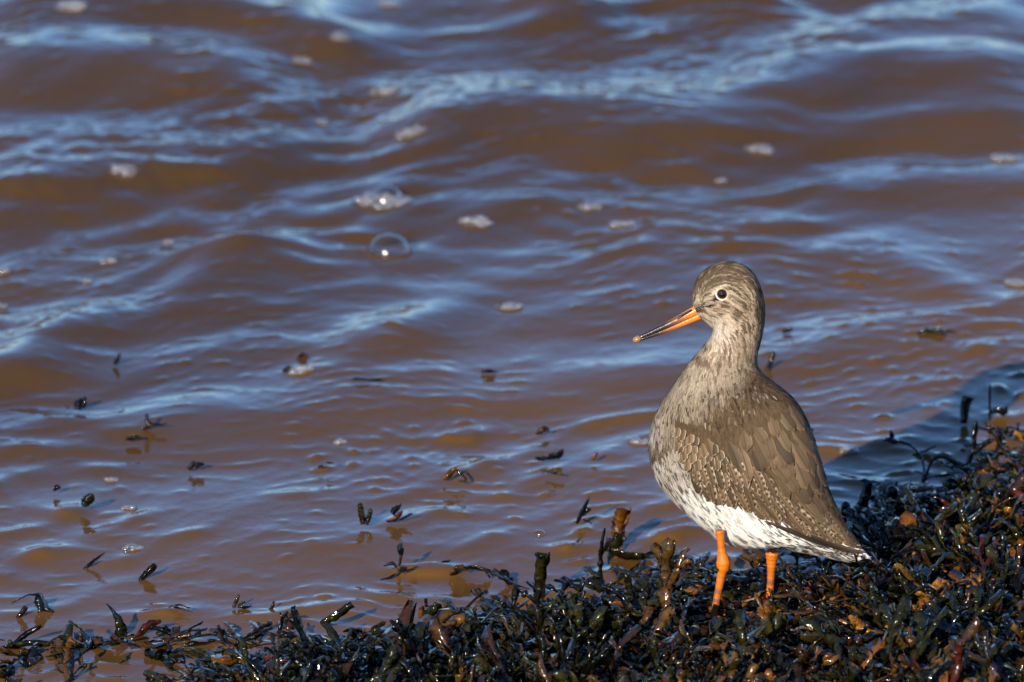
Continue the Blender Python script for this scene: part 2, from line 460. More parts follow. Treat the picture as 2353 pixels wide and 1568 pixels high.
# loose mass of the bank
npv = {k: [(np.array([tuple(v) for v in V]), F, np.array(C)) for V, F, C in lst] for k, lst in VARIANTS.items()}
npf = {}
for k, lst in npv.items():
    npf[k] = [(np.array([f for f in F if len(f) == 4]).reshape(-1, 4), np.array([f for f in F if len(f) == 3]).reshape(-1, 3)) for V, F, C in lst]
VV, QQ, TT, CC = [], [], [], []; off = 0
rng = random.Random(3); count = 0
while count < 8400:
    x = rng.uniform(-0.50, 0.60); ysd = float(shore_y(x)); y = rng.uniform(-0.50, ysd + 0.03)
    d = ysd - y
    if y < -0.36 and rng.random() < .5: continue
    if d < 0.05 and rng.random() > 0.25 + 0.75 * float(sm(-0.03, 0.05, d)): continue
    # thin cover at the low left end of the bank
    if x < -0.17 and rng.random() > 0.25 + 0.75 * float(sm(-0.26, -0.14, x)) and float(vnoise(x * 30, y * 30, 9)) < .25: continue
    lift = abs(rng.gauss(0, .0045)) + 0.006 * max(0, float(vnoise(x * 28, y * 20, 55)))
    p = Vector((x, y, max(float(bank_z(x, y)), -0.006) + lift * float(sm(-0.03, 0.08, d)) + 0.001))
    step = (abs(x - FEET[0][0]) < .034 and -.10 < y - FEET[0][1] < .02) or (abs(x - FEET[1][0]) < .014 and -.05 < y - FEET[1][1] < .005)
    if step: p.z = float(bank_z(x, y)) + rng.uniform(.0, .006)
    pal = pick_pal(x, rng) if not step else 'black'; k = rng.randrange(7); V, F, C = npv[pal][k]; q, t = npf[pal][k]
    m = np.array(frond_matrix(rng, p, 1.25 if step else 1 - float(sm(.0, .16, d)))); 
    VV.append(V @ m[:3, :3].T + m[:3, 3]); QQ.append(q + off); TT.append(t + off); CC.append(C * rng.uniform(.6, 1.4)); off += len(V); count += 1
bead = ball(Vector((0, 0, 0)), 1.0, Vector((1, 1, 1)), 8, 6); bV = np.array([tuple(v) for v in bead[0]]); bQ = np.array([f for f in bead[1] if len(f) == 4]); bT = np.array([f for f in bead[1] if len(f) == 3])
for k in range(3000):
    x = rng.uniform(-0.40, 0.46); ysd = float(shore_y(x)); y = rng.uniform(-0.42, ysd - 0.005); d = ysd - y
    if x < -0.17 and rng.random() > float(sm(-0.26, -0.14, x)): continue
    rr = rng.choice((rng.uniform(.0006, .0013), rng.uniform(.0008, .0016), rng.uniform(.0015, .0034)))
    c = np.array([max(float(bank_z(x, y)), -0.004) * 1.0]); p = np.array([x, y, float(c[0]) + rng.uniform(.004, .014) * float(sm(-.02, .08, d))])
    VV.append(bV * rr * np.array([1, 1, rng.uniform(.8, 1.3)]) + p); QQ.append(bQ + off); TT.append(bT + off); off += len(bV)
    CC.append(np.tile(np.array(PAL[pick_pal(x, rng)]) * rng.uniform(.7, 1.5), (len(bV), 1)))
me = np_mesh('seaweed_mat', np.concatenate(VV), np.concatenate(QQ), np.concatenate(CC), np.concatenate(TT))
tag(link('seaweed_mat', me, M_WEED), 'dark glossy heap of wet wrack covering the bank under the bird', 'seaweed', kind='stuff')

# fronds that can be picked out on top of the heap
names = {'black': ('near-black wet wrack frond lying loose on top of the heaped bank', 'black fronds on the heap'),
         'olive': ('olive green wet wrack frond lying loose on top of the heaped bank', 'olive fronds on the heap'),
         'brown': ('dull brown wet wrack frond lying loose on top of the heaped bank', 'brown fronds on the heap'),
         'amber': ('bright amber translucent wrack frond lying loose on top of the heap', 'amber fronds on the heap'),
         'ochre': ('ochre yellow-brown wrack frond lying loose on top of the heap', 'ochre fronds on the heap'),
         'red': ('rusty red wrack frond lying loose on top of the heap', 'rusty fronds on the heap'),
         'blue': ('blue-black slick wrack frond lying loose on top of the heap', 'blue-black fronds on the heap')}
fr_mesh = {}
for k, lst in VARIANTS.items():
    fr_mesh[k] = []
    for V, F, C in lst:
        me = mesh('wrack_frond', V, F, C); me.materials.append(M_WEED); fr_mesh[k].append(me)
rng = random.Random(19)
cnt = 0
while cnt < 150:
    px = rng.uniform(380, 2353); x0 = G(px, 1450).x
    ysd = float(shore_y(x0)); y0 = ysd - rng.uniform(0.02, 0.42)
    if y0 < -0.30 or any(abs(x0 - fx) < .045 and -.12 < y0 - fy < .03 for fx, fy in FEET): continue
    z0 = float(bank_z(x0, y0)) + rng.uniform(.006, .012)
    pal = pick_pal(x0 + .1, rng)
    o = link('wrack_frond', rng.choice(fr_mesh[pal]))
    o.matrix_world = frond_matrix(rng, Vector((x0, y0, z0)), 1 - float(sm(.0, .16, ysd - y0))) @ Matrix.Scale(1.15, 4)
    tag(o, names[pal][0], 'seaweed', names[pal][1]); cnt += 1

# individual pieces standing out of the water or the bank: strands drawn through layout points
def resample(pts, n):
    P = np.array(pts, float); d = np.r_[0, np.cumsum(np.hypot(*np.diff(P[:, :2], axis=0).T))]
    t = np.linspace(0, d[-1], n)
    # smooth
    out = np.stack([np.interp(t, d, P[:, k]) for k in range(P.shape[1])], 1)
    for _ in range(2): out[1:-1] = (out[:-2] + 2 * out[1:-1] + out[2:]) / 4
    return out

def strand(pts, Y, r, turn, thick=0.0005, lean=0.0, n=None):
    """pts: (px,py,half width px); turn: how far the blade is turned from facing across the view"""
    P = resample(pts, n or max(6, 3 * len(pts)))
    path = [S(a, b, Y + lean * (pts[0][1] - b) * S_PX) for a, b, _ in P]
    for q in path: q.y += r.uniform(-.0006, .0006)
    d = (path[-1] - path[0]).normalized(); side = d.cross(FWD)
    if side.length < 1e-4: side = RIGHT.copy()
    side = Matrix.Rotation(turn, 3, d) @ side.normalized()
    return ribbon(path, [max(.0003, wd * S_PX) for *_, wd in P], side, thick, r, 0.12)

def weed(name, label, base, strands, bladders=(), ground='water', seed=1, group=None, sink=6):
    """strands: list of (colour, turn, lean, [(px,py,half-width px)...]); bladders: (px,py,r px,colour)"""
    r = random.Random(seed)
    bp = W(*base) if ground == 'water' else G(base[0], base[1], ground)
    parts = []
    for col, turn, lean, pts in strands:
        V, F = strand(pts, bp.y, r, turn, 0.0006, lean)
        c = PAL[col]; C = []
        for i in range(len(V) // 4):
            k = 0.75 + 0.5 * vnoise(i * .7, seed, 3); C += [tuple(max(.003, x * k) for x in c)] * 4
        parts.append((V, F, C))
    V, F, C = join(parts)
    V = [v - bp for v in V]
    o = link(name, mesh(name, V, F, C), M_WEED); o.location = bp
    tag(o, label, 'seaweed', group)
    for px, py, rr, col in bladders:
        q = S(px, py, bp.y - .001) - bp
        v, f = ball(Vector((0, 0, 0)), rr * S_PX, Vector((1, .9, 1.15)), 12, 8)
        b = link('air_bladder', mesh('air_bladder', v, f, [jit(PAL[col], r)] * len(v)), M_WEED, o); b.location = q
    return o

H = weed
H('wrack_frond', 'broad amber wrack blade standing upright from the shallows before the bird breast', (1424, 1262), [
    ('amber', .2, .1, [(1424, 1245, 16), (1430, 1215, 17), (1436, 1182, 18), (1438, 1176, 16)]), ('olive', .4, 0, [(1418, 1300, 8), (1420, 1270, 16), (1425, 1245, 17), (1428, 1236, 14)]),
    ('amber', -.5, .2, [(1440, 1215, 6), (1452, 1195, 6), (1455, 1176, 2)])], [(1405, 1252, 6, 'olive'), (1440, 1248, 6, 'olive')], seed=2)
H('wrack_frond', 'grey-green forked frond lying out over the shallows below the amber blade', (1420, 1285), [
    ('olive', .9, .8, [(1390, 1272, 8), (1430, 1280, 16), (1470, 1288, 16), (1500, 1292, 8)]), ('olive', .8, .6, [(1455, 1288, 8), (1490, 1305, 10), (1505, 1325, 4)]), ('olive', .8, .9, [(1485, 1290, 6), (1505, 1282, 7), (1512, 1272, 2)])], seed=3)
H('wrack_stalk', 'thin straight dark stalk standing at the water edge', (1384, 1352), [
    ('black', .1, 0, [(1386, 1354, 4), (1383, 1320, 4), (1382, 1290, 5), (1386, 1250, 4), (1392, 1222, 4), (1393, 1220, 2)])], [(1381, 1300, 5, 'brown')], seed=4, ground=0.004)
H('wrack_frond', 'thick dark green frond rearing up at the edge of the heap, notched top', (1245, 1370), [
    ('olive', .3, .1, [(1240, 1395, 12), (1243, 1350, 15), (1242, 1315, 14), (1246, 1290, 17), (1249, 1276, 15)]), ('black', .3, .1, [(1238, 1290, 5), (1234, 1276, 5)]), ('olive', -.2, .1, [(1255, 1288, 7), (1264, 1275, 4)])], seed=5, ground=0.006)
H('wrack_twig', 'spiky dark twig with small leaf standing in brown water', (1338, 1212), [
    ('black', .2, 0, [(1330, 1216, 4), (1340, 1192, 6), (1350, 1172, 5), (1360, 1150, 1)]), ('olive', .5, .2, [(1342, 1196, 3), (1352, 1186, 9), (1362, 1180, 3)]), ('black', .8, .9, [(1345, 1205, 3), (1366, 1216, 2)])], seed=6)
H('wrack_frond', 'pair of upright glinting stalks standing together out of the shallows', (828, 1212), [
    ('brown', .2, 0, [(826, 1216, 7), (822, 1195, 8), (818, 1172, 7), (816, 1166, 5)]), ('olive', -.3, 0, [(832, 1216, 7), (838, 1198, 7), (843, 1186, 5)])], [(818, 1174, 6, 'olive'), (842, 1186, 6, 'olive')], seed=7)
H('wrack_frond', 'dark pointed leaf with rusty underside beside the pair of stalks', (905, 1205), [
    ('black', .5, .2, [(893, 1192, 8), (903, 1182, 10), (914, 1168, 2)]), ('red', .4, .2, [(880, 1210, 3), (898, 1204, 7), (914, 1192, 6), (918, 1184, 2)]), ('black', .9, .9, [(908, 1206, 3), (925, 1200, 5), (942, 1192, 2)])], seed=8)
H('wrack_frond', 'branched brown sprig with curved stem floating off the heap edge', (912, 1330), [
    ('brown', .3, .3, [(870, 1382, 2), (890, 1365, 3), (905, 1345, 3), (912, 1325, 4), (914, 1300, 3), (917, 1282, 4)]), ('blue', .4, .1, [(917, 1284, 5), (915, 1268, 10), (918, 1256, 3)]), ('brown', .6, .2, [(912, 1318, 3), (895, 1302, 6), (885, 1304, 5), (876, 1310, 2)]), ('black', 1., .9, [(905, 1328, 3), (885, 1338, 5), (868, 1342, 2)]), ('black', 1.1, 1.2, [(916, 1326, 3), (940, 1318, 4), (955, 1310, 2)])], [(912, 1314, 6, 'ochre')], seed=9)
H('wrack_frond', 'flat dark frond lying on the water beside the branched sprig', (1000, 1320), [
    ('black', 1.0, 1.6, [(955, 1335, 4), (980, 1320, 9), (1010, 1308, 10), (1032, 1300, 4)]), ('olive', 1.1, 1.5, [(965, 1328, 3), (1000, 1322, 6), (1030, 1306, 4)])], seed=10)
H('wrack_frond', 'rounded amber frond bump breaking the water near the heap edge', (1050, 1325), [
    ('ochre', .7, .4, [(1030, 1330, 8), (1048, 1316, 13), (1064, 1316, 9), (1070, 1322, 3)]), ('black', 1.0, .7, [(1064, 1314, 7), (1090, 1310, 9), (1112, 1318, 9), (1125, 1338, 4)])], seed=11)
H('wrack_frond', 'single pointed amber fin of weed with curled dark stem in open shallows', (1030, 1112), [
    ('amber', .5, .2, [(1012, 1114, 3), (1025, 1104, 9), (1036, 1094, 9), (1044, 1084, 2)]), ('black', .8, .9, [(1042, 1090, 3), (1058, 1104, 3), (1072, 1118, 3), (1050, 1118, 2)])], seed=12)
H('wrack_frond', 'blue-black frond of two ragged lobes floating in open shallows', (1265, 1068), [
    ('blue', .8, .8, [(1232, 1062, 5), (1250, 1066, 9), (1268, 1066, 6)]), ('blue', .6, .5, [(1266, 1064, 8), (1282, 1058, 11), (1296, 1050, 8), (1300, 1044, 2)])], seed=13)
H('wrack_frond', 'small ochre knob of weed with wet glint in open shallows', (1250, 1006), [
    ('ochre', .5, .4, [(1234, 1006, 5), (1248, 998, 9), (1258, 996, 8), (1266, 1002, 3)])], [(1248, 998, 5, 'ochre')], seed=14)
H('wrack_frond', 'tiny amber tip of weed left of the bird breast', (1376, 1066), [('amber', .4, .2, [(1368, 1068, 4), (1375, 1058, 6), (1382, 1052, 2)])], seed=15)
H('wrack_frond', 'thin flat strip of brown weed awash left of the bird', (1282, 1100), [('brown', 1.1, 1.2, [(1260, 1096, 3), (1280, 1100, 5), (1300, 1102, 4)])], seed=16)
H('wrack_frond', 'black upright stub with a notched top in the rippled shallows', (130, 946), [
    ('black', .3, .1, [(124, 950, 9), (128, 936, 11), (136, 922, 6)]), ('black', .2, .1, [(138, 946, 6), (142, 928, 5), (143, 918, 3)]), ('black', 1., .7, [(95, 942, 3), (105, 946, 3)])], seed=17)
H('wrack_frond', 'dark sprig with amber lower lobe and a small raised tip', (302, 990), [
    ('brown', .4, .2, [(300, 984, 8), (298, 968, 6), (296, 958, 3)]), ('ochre', .8, .6, [(286, 994, 5), (302, 990, 9), (318, 984, 3)]), ('black', 1., .9, [(305, 984, 4), (325, 986, 4), (345, 982, 2)])], seed=18)
H('wrack_frond', 'olive frond barely awash with two raised glinting corners', (268, 1022), [
    ('olive', .9, .5, [(248, 1020, 4), (258, 1016, 8), (276, 1016, 8), (286, 1018, 3)])], [(252, 1016, 3.5, 'olive'), (281, 1015, 3.5, 'olive')], seed=19)
H('wrack_frond', 'stubby frond of one brown and one dark lobe in shallows', (414, 1088), [
    ('brown', .4, .1, [(402, 1090, 6), (412, 1082, 7), (418, 1072, 4)]), ('blue', .6, .4, [(420, 1086, 6), (430, 1078, 7), (440, 1078, 3)])], seed=20)
H('wrack_frond', 'small round dark bead of weed with glint in shallows', (93, 1138), [('black', .5, .3, [(84, 1138, 5), (93, 1132, 8), (102, 1134, 4)])], [(94, 1132, 6, 'black')], seed=21)
H('wrack_frond', 'rounded olive blade edge standing like a small fin in shallows', (172, 1172), [
    ('olive', .3, .2, [(160, 1176, 7), (170, 1164, 14), (178, 1152, 13), (184, 1146, 4)])], seed=22)
H('wrack_twig', 'bent black twig lying in shallows above the low weed line', (188, 1308), [('black', .3, .6, [(172, 1322, 4), (184, 1308, 4), (200, 1296, 4), (222, 1280, 1)])], seed=23)
H('wrack_frond', 'short dark strap tilted out of the shallows above the low weed line', (322, 1335), [('black', .5, .5, [(306, 1346, 7), (322, 1330, 9), (338, 1312, 10), (342, 1306, 6)])], seed=24)
H('wrack_frond', 'small brown stub riding the water above two foam flecks', (663, 826), [('brown', .6, .3, [(648, 826, 5), (664, 820, 9), (678, 824, 4)])], seed=25)
H('wrack_frond', 'low dark peak of weed beside a foam fleck', (632, 856), [('black', .6, .5, [(616, 858, 4), (632, 850, 8), (648, 856, 4)]), ('blue', 1., .9, [(585, 868, 3), (600, 864, 5), (616, 862, 2)])], seed=26)
H('wrack_frond', 'long flat blue-black frond awash along a ripple', (825, 880), [('blue', 1.1, 1.2, [(785, 876, 4), (806, 872, 6), (830, 880, 5), (858, 878, 4)])], seed=27)
H('wrack_frond', 'low brown ridge of weed on a blue ripple', (1120, 860), [('brown', .7, .4, [(1102, 860, 4), (1120, 854, 7), (1136, 860, 3)])], seed=28)
H('wrack_frond', 'pointed dark tip of weed at the foot of a blue crest', (215, 836), [('black', .3, .1, [(204, 840, 5), (214, 830, 6), (218, 812, 2)])], seed=29)
H('wrack_frond', 'two faint dark blades awash in mid shallows', (733, 1084), [('blue', 1., 1., [(712, 1086, 3), (724, 1082, 5)]), ('blue', 1., 1., [(734, 1074, 4), (750, 1078, 3)])], seed=30)
H('wrack_frond', 'small upright brown stub standing in blue water behind the bird neck', (1808, 852), [('brown', .2, .2, [(1800, 858, 7), (1807, 838, 6), (1813, 820, 6), (1816, 808, 4)])], seed=31)
H('wrack_frond', 'tiny dark tip of weed in blue water behind the bird neck', (1858, 764), [('black', .5, .3, [(1842, 762, 4), (1858, 760, 6), (1866, 752, 3)])], seed=32)
H('wrack_frond', 'low olive hump of weed half sunk in blue ripples', (2212, 772), [('olive', .9, .5, [(2168, 772, 6), (2195, 764, 14), (2225, 764, 15), (2248, 772, 8)]), ('black', 1., .8, [(2215, 752, 5), (2240, 756, 5), (2262, 762, 3)])], [(2233, 766, 7, 'olive')], seed=33)
H('wrack_frond', 'two dark flecks of weed beside a foam clump', (2306, 622), [('black', .8, .8, [(2285, 624, 4), (2300, 618, 7), (2315, 622, 3)]), ('olive', .9, .8, [(2312, 632, 5), (2332, 630, 6), (2345, 634, 3)])], seed=34)
H('wrack_frond', 'thin dark fleck of weed below the foam clump', (2285, 668), [('blue', 1., 1., [(2268, 668, 3), (2285, 664, 5), (2300, 668, 3)])], seed=35)
H('wrack_frond', 'tiny dark thorn of weed beside the bird back', (1898, 1006), [('black', .3, .1, [(1890, 1008, 3), (1898, 1002, 4), (1901, 990, 1)])], seed=36)
H('wrack_frond', 'dark square-topped stub standing in shaded water', (2272, 975), [('blue', .3, .1, [(2266, 982, 8), (2270, 955, 12), (2274, 930, 14), (2278, 918, 14)])], seed=37)
H('wrack_stalk', 'thin black vertical stalk standing in shaded water', (2332, 962), [('black', .1, 0, [(2332, 990, 3), (2331, 940, 3), (2330, 900, 3), (2331, 888, 2)]), ('blue', .7, .4, [(2334, 958, 5), (2350, 952, 12), (2375, 950, 12)])], seed=38)
H('wrack_frond', 'dark curled tip on a thin arching stem in shaded water', (2160, 1085), [
    ('black', .3, .4, [(2162, 1100, 3), (2160, 1072, 3), (2148, 1046, 3), (2125, 1030, 4), (2100, 1024, 4)]), ('black', .5, .2, [(2100, 1024, 5), (2086, 1020, 11), (2072, 1020, 5), (2062, 1022, 2)]), ('black', .3, .1, [(2084, 1016, 7), (2082, 1002, 5), (2080, 996, 2)])], seed=39)
H('wrack_frond', 'black forked frond reaching up at the end of the shaded weed', (2278, 1080), [
    ('black', .3, .2, [(2262, 1090, 6), (2274, 1062, 7), (2282, 1035, 6), (2280, 1005, 7), (2284, 985, 8), (2286, 974, 4)]), ('black', .5, .3, [(2280, 1052, 5), (2300, 1034, 8), (2320, 1024, 8), (2330, 1018, 4)])], seed=40)
H('wrack_stalk', 'black wiry loop of stem arching over the shaded weed', (2172, 1105), [('black', .2, .2, [(2150, 1125, 3), (2166, 1100, 4), (2172, 1075, 4), (2190, 1058, 4), (2215, 1062, 5), (2240, 1080, 5), (2262, 1098, 4)])], seed=41, ground=0.004)
H('wrack_frond', 'tall crinkled blue-black frond rearing behind the bird tail', (2005, 1200), [
    ('blue', .3, .2, [(1995, 1225, 14), (2000, 1190, 16), (2008, 1160, 13), (2014, 1135, 12), (2018, 1112, 10)]), ('black', .5, .2, [(2016, 1118, 6), (2006, 1112, 5), (1998, 1112, 2)]), ('blue', .5, .3, [(2012, 1160, 8), (2026, 1152, 7), (2034, 1150, 3)])], [(2010, 1150, 6, 'blue')], seed=42, ground=0.004)
H('wrack_frond', 'black knobbed frond tip beside the bird tail', (1964, 1205), [('black', .4, .1, [(1958, 1220, 8), (1962, 1195, 10), (1964, 1178, 11)])], [(1964, 1174, 11, 'black')], seed=43, ground=0.004)
H('wrack_frond', 'black knob-headed frond in the shaded weed behind the bird', (2090, 1165), [('black', .4, .1, [(2100, 1190, 12), (2084, 1160, 14), (2075, 1144, 14)])], [(2076, 1142, 15, 'blue')], seed=44, ground=0.006)
H('wrack_frond', 'reddish brown curved leaf lying across the shaded weed', (2205, 1200), [('red', .7, .3, [(2165, 1148, 4), (2190, 1160, 9), (2210, 1180, 12), (2222, 1205, 10), (2232, 1215, 3)])], seed=45, ground=0.012)
H('wrack_frond', 'upright amber frond with two bulbous lobes beside the bird tail', (2068, 1290), [
    ('amber', .3, .1, [(2070, 1300, 9), (2072, 1275, 14), (2073, 1250, 13), (2076, 1234, 8)]), ('amber', -.2, .1, [(2062, 1275, 8), (2058, 1255, 9), (2054, 1240, 5)]), ('ochre', .6, .2, [(2060, 1290, 9), (2040, 1272, 10), (2025, 1268, 4)])], seed=46, ground=0.016)
H('wrack_frond', 'bright amber leaf lying flat and shining below the bird tail', (1992, 1325), [('amber', .8, .5, [(1965, 1340, 5), (1982, 1328, 13), (2003, 1318, 15), (2020, 1310, 5)])], seed=47, ground=0.03)
H('wrack_frond', 'dark broad blade folding out of the shallows with a hooked top', (80, 1405), [
    ('blue', .5, .3, [(84, 1416, 12), (86, 1398, 18), (80, 1380, 14), (74, 1370, 7)]), ('black', .9, .9, [(90, 1406, 8), (105, 1412, 7), (112, 1414, 3)]), ('blue', 1., .8, [(76, 1372, 5), (55, 1372, 5), (40, 1380, 3), (15, 1392, 2)])], seed=48)
H('wrack_frond', 'short brown stub leaning beside the dark broad blade', (38, 1420), [('brown', .3, .2, [(30, 1428, 5), (40, 1412, 7), (50, 1400, 6)])], seed=49)
H('wrack_frond', 'pointed olive leaf standing tall above the low weed line', (270, 1460), [
    ('olive', .3, .1, [(268, 1478, 14), (272, 1455, 16), (268, 1430, 10), (256, 1408, 4), (240, 1390, 2)]), ('black', .8, .7, [(278, 1460, 8), (300, 1470, 9), (320, 1480, 4)])], seed=50)
H('wrack_frond', 'small amber two-pronged tip with dark blade in shallows', (538, 1400), [
    ('ochre', .3, .1, [(530, 1404, 4), (535, 1390, 5), (542, 1374, 3)]), ('ochre', .5, .2, [(538, 1402, 4), (550, 1392, 4), (556, 1388, 2)]), ('black', .9, .8, [(540, 1402, 5), (558, 1402, 6), (572, 1400, 2)])], seed=51)
H('wrack_stalk', 'long blue-black strap leaning out of the heap to the water', (735, 1525), [
    ('blue', .4, .1, [(760, 1560, 10), (735, 1520, 11), (708, 1470, 11), (690, 1435, 10), (680, 1405, 11), (676, 1390, 6)])], seed=52, ground=0.012)
H('wrack_frond', 'thin forked twig beside the long blue-black strap', (645, 1455), [('black', .3, .2, [(630, 1485, 5), (638, 1455, 5), (646, 1425, 4), (640, 1412, 2)]), ('black', .3, .2, [(646, 1425, 4), (658, 1408, 3)])], seed=53)
H('wrack_frond', 'faint brown tip with glint near the two-pronged amber weed', (622, 1400), [('brown', .5, .2, [(608, 1412, 3), (620, 1402, 5), (624, 1388, 2)])], seed=54)
H('wrack_frond', 'long low dark frond awash along the low weed line', (400, 1410), [('blue', 1., .9, [(330, 1432, 5), (365, 1416, 10), (400, 1406, 9), (432, 1412, 6), (450, 1420, 3)]), ('brown', 1., .9, [(380, 1402, 4), (405, 1396, 5), (430, 1402, 3)])], seed=55)
H('wrack_frond', 'purplish dark broad frond slumped beside the pointed olive leaf', (320, 1468), [('red', .9, .6, [(295, 1478, 8), (320, 1458, 16), (345, 1440, 16), (365, 1432, 6)]), ('black', .8, .6, [(340, 1448, 8), (372, 1452, 8), (395, 1465, 3)])], seed=56)
H('wrack_frond', 'chunky amber and olive frond propped over the heap front', (990, 1415), [('olive', .5, .1, [(978, 1432, 12), (990, 1410, 16), (1003, 1396, 14), (1006, 1390, 8)]), ('amber', .3, .1, [(968, 1425, 8), (966, 1405, 8), (968, 1396, 4)]), ('black', .2, 0, [(978, 1400, 4), (977, 1380, 4)])], [(996, 1404, 8, 'olive')], seed=57, ground=0.005)
H('wrack_frond', 'slanting olive strap with cut end on the heap front', (780, 1420), [('olive', .4, .1, [(735, 1440, 8), (760, 1424, 10), (785, 1408, 10), (808, 1394, 9)])], seed=58, ground=0.008)
H('wrack_frond', 'curling blue strap trailing down the heap below the thin stalk', (1420, 1420), [('blue', .6, .2, [(1384, 1350, 6), (1415, 1362, 8), (1440, 1385, 9), (1450, 1420, 8), (1470, 1455, 6)])], seed=59, ground=0.022)
H('wrack_frond', 'dark upright strap with pale edge beside the curling blue strap', (1450, 1385), [('olive', .5, .1, [(1460, 1400, 9), (1452, 1365, 10), (1446, 1335, 11), (1440, 1320, 6)])], seed=60, ground=0.014)
H('wrack_frond', 'low row of tangled olive fronds along the low weed line', (120, 1485), [
    ('olive', .7, .4, [(0, 1492, 8), (50, 1480, 10), (100, 1484, 10), (160, 1492, 8), (200, 1486, 4)]), ('black', .5, .3, [(20, 1488, 6), (55, 1462, 8), (85, 1445, 7), (92, 1440, 3)]), ('brown', .6, .4, [(100, 1486, 6), (135, 1470, 8), (160, 1460, 3)]), ('black', .6, .4, [(190, 1492, 8), (230, 1510, 8), (262, 1512, 5)]), ('ochre', .4, .1, [(182, 1480, 4), (184, 1465, 5), (180, 1452, 3)])], [(20, 1478, 6, 'olive'), (150, 1480, 7, 'black')], seed=61)
H('wrack_frond', 'small olive frond with bladders tipped up under the bird breast', (1570, 1302), [('olive', .5, .2, [(1480, 1350, 6), (1510, 1328, 8), (1530, 1310, 9), (1560, 1300, 9), (1600, 1300, 8)])], [(1563, 1302, 18, 'black'), (1618, 1308, 10, 'olive'), (1535, 1322, 8, 'olive')], seed=62, ground=0.006)

# flat floating scraps of weed along the shore edge
rng = random.Random(77)
for k in range(100):
    px = rng.uniform(-20, 2353) if k < 60 else rng.uniform(-20, 780); sy = float(np.interp(px, [p[0] for p in SHORE], [p[1] for p in SHORE]))
    py = sy - abs(rng.gauss(0, 38)) - 4 if k < 60 and px > 350 else (rng.gauss(float(np.interp(px, [0, 200, 420, 560, 780], [1496, 1492, 1486, 1490, 1470])), 10) if k % 3 else rng.uniform(1490, 1575))
    if 1480 < px < 1960: continue
    p = W(px, py); pal = rng.choice(['black', 'black', 'olive', 'blue', 'brown', 'ochre'])
    o = link('wrack_frond', rng.choice(fr_mesh[pal])); o.matrix_world = frond_matrix(rng, p + Vector((0, 0, -.0005)), 1.0 if k < 60 else .8)
    tag(o, names[pal][0].replace('lying loose on top of the heaped bank', 'floating loose along the bank edge').replace('lying loose on top of the heap', 'floating loose along the bank edge'), 'seaweed', names[pal][1].replace('on the heap', 'floating along the bank edge'))

# ------------------------------------------------------------------ foam and bubbles
def dome(r, zf, seg=28, rings=9):
    V = []; F = []
    for i in range(rings):
        a = math.pi / 2 * i / rings
        for k in range(seg):
            t = 2 * math.pi * k / seg; V.append(Vector((r * math.cos(a) * math.cos(t), r * math.cos(a) * math.sin(t), r * zf * math.sin(a))))
    V.append(Vector((0, 0, r * zf)))
    for i in range(rings - 1):
        for k in range(seg): F.append((i * seg + k, i * seg + (k + 1) % seg, (i + 1) * seg + (k + 1) % seg, (i + 1) * seg + k))
    for k in range(seg): F.append(((rings - 1) * seg + k, (rings - 1) * seg + (k + 1) % seg, len(V) - 1))
    return V, F

M_MENI = mat_col('wet_rim', 0.08, 0.5)
def foam(label, px, py, rw, big=(), name='foam_raft', seed=0, froth=True, depth=0.9):
    """rw: half width px; big: (dx px, dy px, r px, height factor)"""
    r = random.Random(seed + int(px)); c = W(px, py)
    root = empty(name, c); tag(root, label, 'foam' if froth else 'bubble')
    Rw = rw * S_PX; parts = []
    if froth:
        n = int(12 + 170 * (Rw / .025) ** 1.3)
        for i in range(n):
            a = r.uniform(0, 6.283); q = math.sqrt(r.random()); x = Rw * q * math.cos(a); y = Rw * depth * q * math.sin(a) * r.uniform(.7, 1)
            rr = r.choice((r.uniform(.0005, .0012), r.uniform(.001, .0026))) * min(1.3, .6 + rw / 60)
            z = water_z(c.x + x, c.y + y) - c.z + (1 - q) * Rw * .10
            V, F = ball(Vector((x, y, z + rr * .3)), rr, Vector((1, 1, .85)), 8, 5); parts.append((V, F, (1, 1, 1)))
        V, F, C = join(parts); tag(link('froth', mesh('froth', V, F, C), M_FROTH, root), kind='stuff')
    # raised rim of water that holds the raft or the bubble
    V = []; F = []; seg = 40
    for i, (k, h) in enumerate(((1.28, -.0015), (1.1, .0006), (.98, .0016), (.85, .0006), (.8, -.001))):
        for j in range(seg):
            t = 6.283 * j / seg; x = Rw * k * math.cos(t); y = Rw * k * depth * math.sin(t); wz = water_z(c.x + x, c.y + y) - c.z
            V.append(Vector((x, y, wz + h * min(1, rw / 40))))
        if i:
            for j in range(seg): F.append(((i - 1) * seg + j, (i - 1) * seg + (j + 1) % seg, i * seg + (j + 1) % seg, i * seg + j))
    sl = float(1 - sm(0.05, 1.1, c.y - shore_y(c.x))); link('water_rim', mesh('water_rim', V, F, [(sl, sl, sl)] * len(V)), M_WATER, root)
    for dx, dy, rr, zf in big:
        V, F = dome(rr * S_PX, zf); b = link('bubble', mesh('bubble', V, F), M_BUB, root)
        b.location = (dx * S_PX, -dy * S_PX / math.sin(PITCH), -.0004)
    return root

